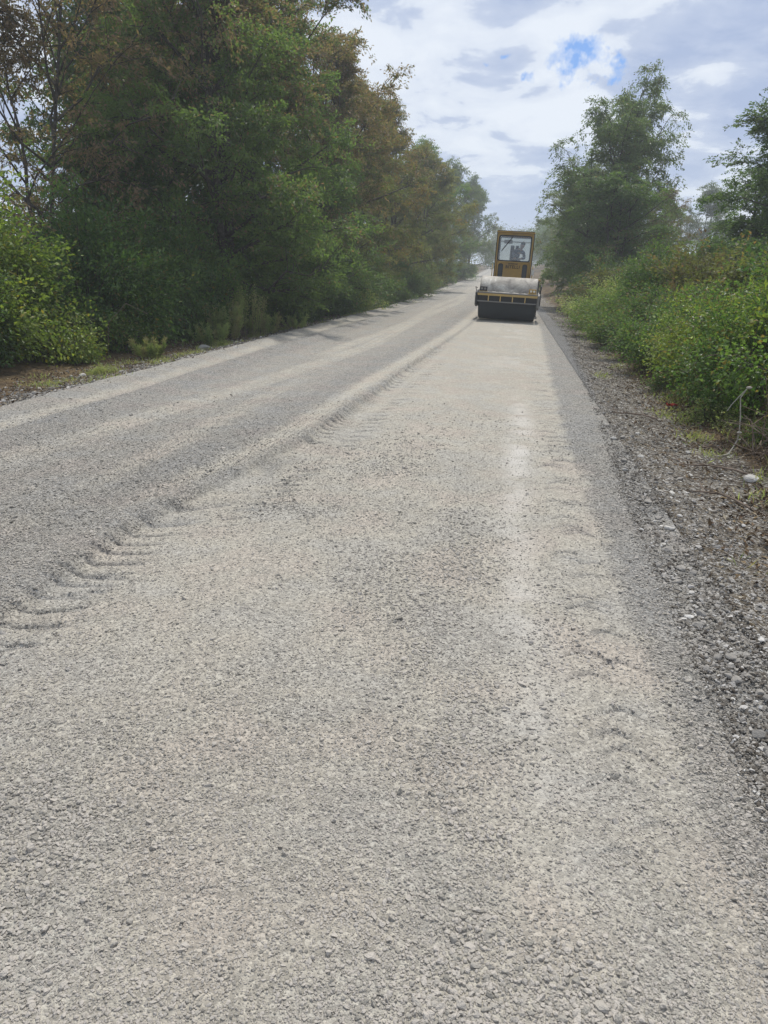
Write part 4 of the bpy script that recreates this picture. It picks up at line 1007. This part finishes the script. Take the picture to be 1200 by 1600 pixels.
# local: pelvis at the origin, facing -y
V_ = [(0, 0, .10), (.02, .0, .26), (.07, -.02, .42), (.13, -.04, .53), (.17, -.055, .585),        # pelvis..neck
      (.20, -.07, .64), (.225, -.09, .73), (.235, -.085, .80),                                   # head
      (-.07, -.04, .50), (-.13, -.10, .30), (-.06, -.33, .22), (-.02, -.42, .21),                 # right arm (photo left)
      (.29, -.03, .44), (.34, -.14, .24), (.22, -.36, .22), (.15, -.43, .21),                   # left arm
      (-.10, -.02, .06), (-.13, -.40, .08), (-.13, -.50, -.32), (-.13, -.60, -.36),
      (.10, -.02, .06), (.14, -.40, .08), (.14, -.50, -.32), (.14, -.60, -.36)]
E_ = [(0, 1), (1, 2), (2, 3), (3, 4), (4, 5), (5, 6), (6, 7), (3, 8), (8, 9), (9, 10), (10, 11), (3, 12), (12, 13), (13, 14), (14, 15),
      (0, 16), (16, 17), (17, 18), (18, 19), (0, 20), (20, 21), (21, 22), (22, 23)]
r_ = [(.13, .11), (.13, .10), (.155, .105), (.11, .08), .055, (.065, .075), (.078, .095), (.06, .07), .06, .045, .032, .03, .06, .045, .032, .03,
      .095, .07, .05, .04, .095, .07, .05, .04]
body = skin('body', V_, E_, r_, M_SKIN, drv)
sv = [0, 1, 2, 3, 8, 9, 10, 12, 13, 14]; mp = {v: i for i, v in enumerate(sv)}
se = [(a_, b_) for a_, b_ in E_ if a_ in mp and b_ in mp]
skin('shirt', [V_[v] for v in sv], [(mp[a_], mp[b_]) for a_, b_ in se], [tuple(x + .014 for x in (r_[v] if isinstance(r_[v], tuple) else (r_[v], r_[v]))) for v in sv], M_SHIRT, drv)
sv = [0, 16, 17, 18, 20, 21, 22]; mp = {v: i for i, v in enumerate(sv)}; se = [(a_, b_) for a_, b_ in E_ if a_ in mp and b_ in mp]
skin('trousers', [V_[v] for v in sv], [(mp[a_], mp[b_]) for a_, b_ in se], [tuple(x + .012 for x in (r_[v] if isinstance(r_[v], tuple) else (r_[v], r_[v]))) for v in sv], M_TROU, drv)
MB().sph((.235, -.065, .775), .098, (.92, 1.0, .85), 20).build('hair', M_HAIR, drv, True)
MB().sph((.225, -.192, .715), .016, (.8, 1.2, 1.3), 10).build('nose', M_SKIN, drv, True)
for s in (-1, 1):
    MB().sph((.225 + s * .032, -.178, .742), .011, (1.2, .6, .8), 10).build('eye', M_HAIR, drv, True)
    MB().sph((.225 + s * .083, -.085, .725), .026, (.4, .8, 1.2), 10).build('ear', M_SKIN, drv, True)
MB().sph((.222, -.180, .682), .018, (1.3, .4, .35), 10).build('mouth', flat('lips', (.3, .13, .11)), drv, True)
for (hx, hy, hz_, s) in ((-.02, -.42, .21, 1), (.15, -.43, .21, -1)):
    for f_ in range(4):
        fx = hx + (f_ - 1.5) * .019
        skin('finger', [(fx, hy + .01, hz_ + .012), (fx, hy - .035, hz_ + .02), (fx, hy - .058, hz_ - .004), (fx, hy - .045, hz_ - .028)], [(0, 1), (1, 2), (2, 3)], [.010, .009, .0085, .007], M_SKIN, drv, sub=1)
    skin('thumb', [(hx + s * .025, hy + .015, hz_), (hx + s * .05, hy - .015, hz_ - .005), (hx + s * .04, hy - .04, hz_ - .015)], [(0, 1), (1, 2)], [.012, .010, .008], M_SKIN, drv, sub=1)

# ------------------------------------------------------------------ single stones, sticks, weeds, litter
def stone_mesh(seed, sub=2):
    rg = np.random.default_rng(seed); bm = bmesh.new(); bmesh.ops.create_icosphere(bm, subdivisions=sub, radius=.5)
    for v in bm.verts:
        p = v.co.normalized(); k = 1
        for q in range(7):
            dq = Vector(rg.normal(0, 1, 3)).normalized() if v.index == 0 or True else None
            break
        v.co = p * .5
    cuts = [(Vector(rg.normal(0, 1, 3)).normalized(), rg.uniform(.27, .42)) for _ in range(9)]
    for v in bm.verts:
        for d_, lim in cuts:
            e_ = v.co.dot(d_) - lim
            if e_ > 0: v.co -= d_ * e_ * .9
    me = bpy.data.meshes.new('stone'); bm.to_mesh(me); bm.free(); return me
def flat_stone(name, col, k=.25):
    m, t, o = new_mat(name); n = noise(t, objco(t), 3.5, 5, .65); oi = t.nodes.new('ShaderNodeObjectInfo')
    c = mix_c(t, n, tuple(v * (1 - k) for v in col), tuple(min(1, v * (1 + k)) for v in col))
    c = mix_c(t, 1.0, c, ramp(t, oi.outputs['Random'], [(0, (.7, .7, .7)), (1, (1.2, 1.18, 1.15))]), 'MULTIPLY')
    principled(t, o, c, .85, bump=n, bstr=.4, bdist=.05, spec=.2); return m
M_ST = flat_stone('grey_stone', (.30, .285, .26)); M_STW = flat_stone('white_stone', (.50, .485, .45), .2)
SM = [stone_mesh(k) for k in range(6)]
def stone(x, y, s, rz, mat, label, group=None, sc=(1, .8, .55)):
    o_ = link('stone', SM[int(abs(rz * 10)) % 6]); 
    o_.location = (x, y, float(surf(x, y)[0]) + s * sc[2] * .22); o_.scale = (s * sc[0] * 1.3, s * sc[1] * 1.3, s * sc[2] * 1.3); o_.rotation_euler = (rg.uniform(-.2, .2), rg.uniform(-.2, .2), rz)
    if not o_.data.materials: o_.data.materials.append(M_ST)
    o_.material_slots[0].link = 'OBJECT'; o_.material_slots[0].material = mat
    return tag(o_, label, 'stone', group)
rg = np.random.default_rng(31)
stone(-6.85, 16.4, .24, .5, M_STW, 'large white stone on the left verge, in front of the tall weeds', sc=(1, .7, .6))
stone(-5.65, 15.2, .13, 1.5, M_STW, 'small white stone on the left verge, nearer the road than the big white one')
stone(-7.0, 11.5, .12, 1.2, M_STW, 'white stone on the dark ground at the left edge of the picture')
stone(2.30, 7.05, .115, 2.5, M_STW, 'bright white lump of stone at the right edge, on yellowish grass', sc=(1, .9, .6))
stone(1.20, 5.15, .07, 3.1, M_STW, 'white stone on the inner edge of the right-hand rubble, upper one of a pair')
stone(1.27, 3.18, .06, .2, M_STW, 'white upright stone sticking out of the dark rubble at lower right', sc=(.7, .8, 1.1))
for i in range(60):
    y = 2.3 + 7 * rg.uniform(0, 1) ** 1.5; x = float(edge_band(y)) + .03 + abs(rg.normal(0, .18 + .03 * y))
    stone(x, y, rg.uniform(.025, .048) * (1 + .05 * y), rg.uniform(0, 6), M_STW if rg.uniform() < .1 else M_ST, 'fist-sized broken stone lying in the rubble of the right shoulder', 'loose stones of the right shoulder')
# bleached bent stem over the bare sticks
def gz(x, y): return float(surf(x, y)[0])
g0 = gz(2.45, 7.9)
bs = empty('bent_stem', (2.38, 8.0, g0), 0, 'bleached bent plant stem hanging in an arc in front of the bare sticks', 'stem')
MB().path([(-.17, -.14, .01), (-.06, -.08, .035), (.0, 0, .09), (.035, .02, .16), (.04, .02, .26), (.03, .02, .40), (.0, .02, .60), (.015, .02, .63), (.055, .03, .70)], .0075, 6, .0055).build('stalk', PALESTEM, bs)
MB().path([(.055, .03, .70), (-.02, 0, .62), (-.09, -.02, .53), (-.12, -.02, .47)], .004, 5).build('side_stalk', PALESTEM, bs)
for c_, s_ in (((.07, .03, .705), .024), ((.04, .01, .245), .020), ((.05, .0, .175), .012), ((-.17, -.14, .02), .014)):
    MB().sph(c_, s_, (1.3, .8, .6), 8).build('dry_leaf', PALESTEM, bs)
# heap of bare sticks
hs_ = empty('stick_heap', (2.95, 7.6, gz(2.95, 7.6)), 0, 'tangled heap of bare brown sticks under the bramble at the right edge', 'stick heap')
for k in range(46):
    a_ = rg.uniform(-.55, .55, 2); p0 = Vector((a_[0], a_[1] * .8, rg.uniform(0, .12))); d_ = Vector((rg.normal(0, .5), rg.normal(0, .3), rg.uniform(.1, 1))).normalized() * rg.uniform(.35, .85)
    p1 = p0 + d_ * .5 + Vector(rg.normal(0, .04, 3)); p2 = p0 + d_ + Vector(rg.normal(0, .08, 3)) + Vector((0, 0, -.1))
    MB().path([p0, p1, p2], rg.uniform(.004, .009), 5, .003).build('stick', TWIG, hs_)
# fallen branches on the shoulder
for (x, y, L, a_, lab) in ((1.55, 9.9, .9, 2.4, 'long thin fallen branch on the gravel near the pale lane edge, right shoulder'),
                          (2.25, 8.3, .38, 1.9, 'short dark stick standing out of the stones beside the right bank'),
                          (1.9, 7.4, 1.1, 2.5, 'thin bent twig lying across the right-hand rubble'),
                          (1.75, 6.3, .8, 2.2, 'mossy twig lying on the right-hand rubble, nearest of the twigs'),
                          (-7.2, 15.6, .9, .2, 'dead twig lying under the left bushes')):
    o_ = empty('fallen_twig', (x, y, gz(x, y) + .02), a_, lab, 'twig')
    pts = [Vector((-L / 2 + L * k / 5, rg.normal(0, .03), .01 + .03 * math.sin(k))) for k in range(6)]
    MB().path(pts, .012, 6, .004).build('stem', TWIG, o_)
    for k in (1, 2, 3, 4):
        MB().path([pts[k], pts[k] + Vector((L * .16, (-1) ** k * L * .12, .04)), pts[k] + Vector((L * .28, (-1) ** k * L * .17, .03))], .005, 5, .002).build('side_twig', TWIG, o_)
# red scrap
M_REDS = flat('red_scrap_plastic', (.42, .05, .04), .5)
b = MB(); bm_ = b.bm; vs = [[bm_.verts.new((i_ * .035 - .07, j_ * .03 - .05, .02 + .02 * math.sin(i_ * 2.3 + j_) + .01 * math.cos(j_ * 3.1))) for i_ in range(5)] for j_ in range(4)]
for j_ in range(3):
    for i_ in range(4): bm_.faces.new((vs[j_][i_], vs[j_][i_ + 1], vs[j_ + 1][i_ + 1], vs[j_ + 1][i_]))
sc_ = b.build('red_scrap', M_REDS, None, loc=(2.36, 11.0, gz(2.36, 11.0) + .02)); tag(sc_, 'crumpled red scrap lying among stones and leaves at the foot of the right bank', 'scrap')
so = sc_.modifiers.new('thickness', 'SOLIDIFY'); so.thickness = .003

# tall weeds on the left verge
def weed(x, y, n_, H_, lab, lm, seed, plume=False, Rr=.35, grp='weed clumps on the left verge'):
    rg = np.random.default_rng(seed)
    a_ = rg.uniform(0, 6.28, n_); rr = np.sqrt(rg.uniform(0, 1, n_)) * Rr; hh_ = H_ * rg.uniform(.6, 1.05, n_)
    u = np.linspace(0, 1, 6)[None, :, None]; S = np.stack([np.cos(a_) * rr, np.sin(a_) * rr, np.zeros(n_)], 1)
    T = S * 1.5 + np.stack([rg.normal(0, .07, n_), rg.normal(0, .07, n_), hh_], 1); P = S[:, None] * (1 - u) + T[:, None] * u
    P[:, 2:5] += rg.normal(0, .008, (n_, 3, 3))
    TV, TF = tubes(P, np.full(n_, .005), np.full(n_, .002), 4)
    m = 90; ul = rg.uniform(.08, 1, (n_, m)) ** (.8 if not plume else .55); C = lerp_poly(P, ul).reshape(-1, 3)
    az = rg.uniform(0, 6.28, n_ * m); D = np.stack([np.cos(az), np.sin(az), np.full(n_ * m, .9)], 1)
    if plume: C += rg.normal(0, 1, C.shape) * (.055 * np.clip(ul.ravel() - .6, 0, 1) * 2.5)[:, None]
    V, Fq = leaves(C, nrm(D), .10 if not plume else .06, .16 if not plume else .3, rg, -.1, .8)
    e_ = empty('weed_clump', (x, y, gz(x, y) - .02), 0, lab, 'weeds', grp)
    pid = np.repeat(rg.uniform(0, .9, n_), m); au = np.repeat((rg.uniform(0, 1, n_) < .35) * .7, m)
    link('stems', mesh_np('weed_stems', TV, TF, TWIG), e_); c_ = link('foliage', mesh_np('weed_foliage', V, Fq, lm, fattrs={'tone': pid, 'autumn': au}), e_); c_['kind'] = 'stuff'
weed(-6.95, 19.6, 40, 1.35, 'tallest feathery weeds with pale plumes, in front of the dark trees', L_WEED, 3, True)
weed(-7.15, 18.6, 40, .95, 'grey-green weed clump left of the tall plumed weeds', L_WEED, 4)
weed(-6.75, 20.3, 26, .62, 'short browning weeds right of the tall plumed weeds', L_WEED, 5)
weed(-7.15, 17.4, 20, .5, 'low grassy weeds above the large white stone', L_WEED, 6)
weed(-6.2, 21.8, 14, .4, 'small dry weeds near the road edge past the tall plumed weeds', L_WEED, 8)
weed(-7.2, 14.3, 16, .4, 'small grassy tuft on the left verge in front of the brambles', L_WEED, 9, Rr=.25)

GR = 'weeds growing out of the right bank'
weed(2.95, 9.7, 22, .55, 'grassy green weeds beside the bleached bent stem', L_WILD, 12, grp=GR)
weed(3.0, 14.2, 22, .8, 'thin upright weeds between two brambles on the right bank', L_WEED, 13, True, grp=GR)
weed(4.2, 17.8, 26, 2.0, 'tall dry seed-headed weeds over the olive bush on the right bank', L_RED, 14, True, .5, grp=GR)
weed(3.1, 21.9, 22, .9, 'yellowing weeds where the right shoulder narrows', L_OLIVE, 15, grp=GR)
weed(4.0, 11.7, 24, 1.7, 'tall yellow-green weeds rising from the brambles near the right edge', L_SUN, 16, True, .5, grp=GR)
weed(3.2, 29.8, 22, .9, 'brownish weeds just behind the drum on the right', L_RED, 18, grp=GR)
rgc = np.random.default_rng(8)
for k, (x, y) in enumerate(((3.2, 9.6), (3.3, 12.0), (3.1, 13.8), (3.3, 16.4), (3.2, 18.8), (-7.9, 14.0), (-8.0, 16.8))):
    sgn = -1 if x > 0 else 1; z_ = gz(x, y); L = rgc.uniform(.8, 1.3)
    pts = [(0, 0, 0), (sgn * .12 * L, rgc.uniform(-.2, .2), .55 * L), (sgn * .42 * L, rgc.uniform(-.3, .3), .85 * L), (sgn * .8 * L, rgc.uniform(-.4, .4), .70 * L)]
    c_ = MB().path(pts, .008, 5, .003).build('dead_cane', TWIG, None, loc=(x, y, z_))
    tag(c_, 'dry arching bramble cane reaching out of the bushes toward the road', 'cane', 'dry canes along the banks')
# leaf and twig litter, grass tufts
rg = np.random.default_rng(77)
n = 34000; y = 2.5 * (32 / 2.5) ** rg.uniform(0, 1, n); x = 2.95 - np.abs(rg.normal(0, .55, n)) + .02 * y
y2 = 8 * (35 / 8) ** rg.uniform(0, 1, 7000); x2 = -6.9 + rg.normal(0, .6, 7000)
x = np.concatenate([x, x2]); y = np.concatenate([y, y2]); ok = ((x > 1.35) | (x < -5.6)) & (fbm(x * 1.3, y * .9, 71) > .40); x, y = x[ok], y[ok]
C = np.stack([x, y, surf(x, y) + .008], 1); D = rg.normal(0, 1, C.shape); D[:, 2] = rg.uniform(-.05, .3, len(x))
V, Fq = leaves(C, nrm(D), .055, .45, rg, 0, .5)
M_LIT, t, o = new_mat('dead_leaf'); tn = attr(t, 'tone'); principled(t, o, ramp(t, tn, [(0, (.05, .03, .018)), (.5, (.13, .085, .045)), (.85, (.27, .20, .11)), (1, (.38, .33, .24))]), .8, spec=.2)
tag(link('leaf_litter', mesh_np('leaf_litter', V, Fq, M_LIT, fattrs={'tone': rg.uniform(0, 1, len(x))})), 'brown dead leaves scattered at the foot of both banks', 'leaf litter', kind='stuff')
n = 2600; y = 2.5 * (30 / 2.5) ** rg.uniform(0, 1, n); x = 2.5 + rg.normal(0, .5, n) + .015 * y
ok = (x > 1.3) & (x < 3.6); x, y = x[ok], y[ok]; n = len(x)
S = np.stack([x, y, surf(x, y) + .012], 1); a_ = rg.normal(2.2, .7, n); L = rg.uniform(.05, .28, n); d_ = np.stack([np.cos(a_) * L, np.sin(a_) * L, rg.uniform(0, .05, n)], 1)
u = np.linspace(0, 1, 4)[None, :, None]; P = S[:, None] + d_[:, None] * u; P[:, 1:3] += rg.normal(0, .008, (n, 2, 3))
TV, TF = tubes(P, np.full(n, .003), np.full(n, .0015), 3)
tag(link('twig_litter', mesh_np('twig_litter', TV, TF, TWIG)), 'fine dry twigs strewn over the right shoulder', 'twig litter', kind='stuff')
GV = []; n = 9000
cx = np.concatenate([2.75 + rg.normal(0, .45, 90), -6.7 + rg.normal(0, .45, 70)]); cy = np.concatenate([3 * 9 ** rg.uniform(0, 1, 90), 10 * 3.5 ** rg.uniform(0, 1, 70)])
k_ = rg.integers(0, len(cx), n); x = cx[k_] + rg.normal(0, .1, n); y = cy[k_] + rg.normal(0, .12, n); ok = (x > 1.5) | (x < -5.7); x, y = x[ok], y[ok]
C = np.stack([x, y, surf(x, y)], 1); D = rg.normal(0, .7, C.shape); D[:, 2] = 1; V, Fq = leaves(C, nrm(D), .10, .09, rg, 0, .8)
tag(link('grass', mesh_np('grass', V, Fq, L_WEED, fattrs={'tone': rg.uniform(0, .9, len(x)), 'autumn': (rg.uniform(0, 1, len(x)) < .35) * .8})), 'thin grass tufts between the stones of the verges', 'grass', kind='stuff')

# ------------------------------------------------------------------ dusty air
M_HAZE, t, o = new_mat('dusty_air')
pv = t.nodes.new('ShaderNodeVolumePrincipled'); pv.inputs['Color'].default_value = (.86, .93, 1.0, 1); pv.inputs['Density'].default_value = HAZE_D
pv.inputs['Anisotropy'].default_value = .3
t.links.new(pv.outputs[0], o.inputs['Volume'])
b = MB(); b.box((0, 180, 6.5), (860, 900, 23)); hz_o = b.build('haze', M_HAZE); tag(hz_o, 'thin bluish dust haze hanging over the road', 'haze', kind='stuff')
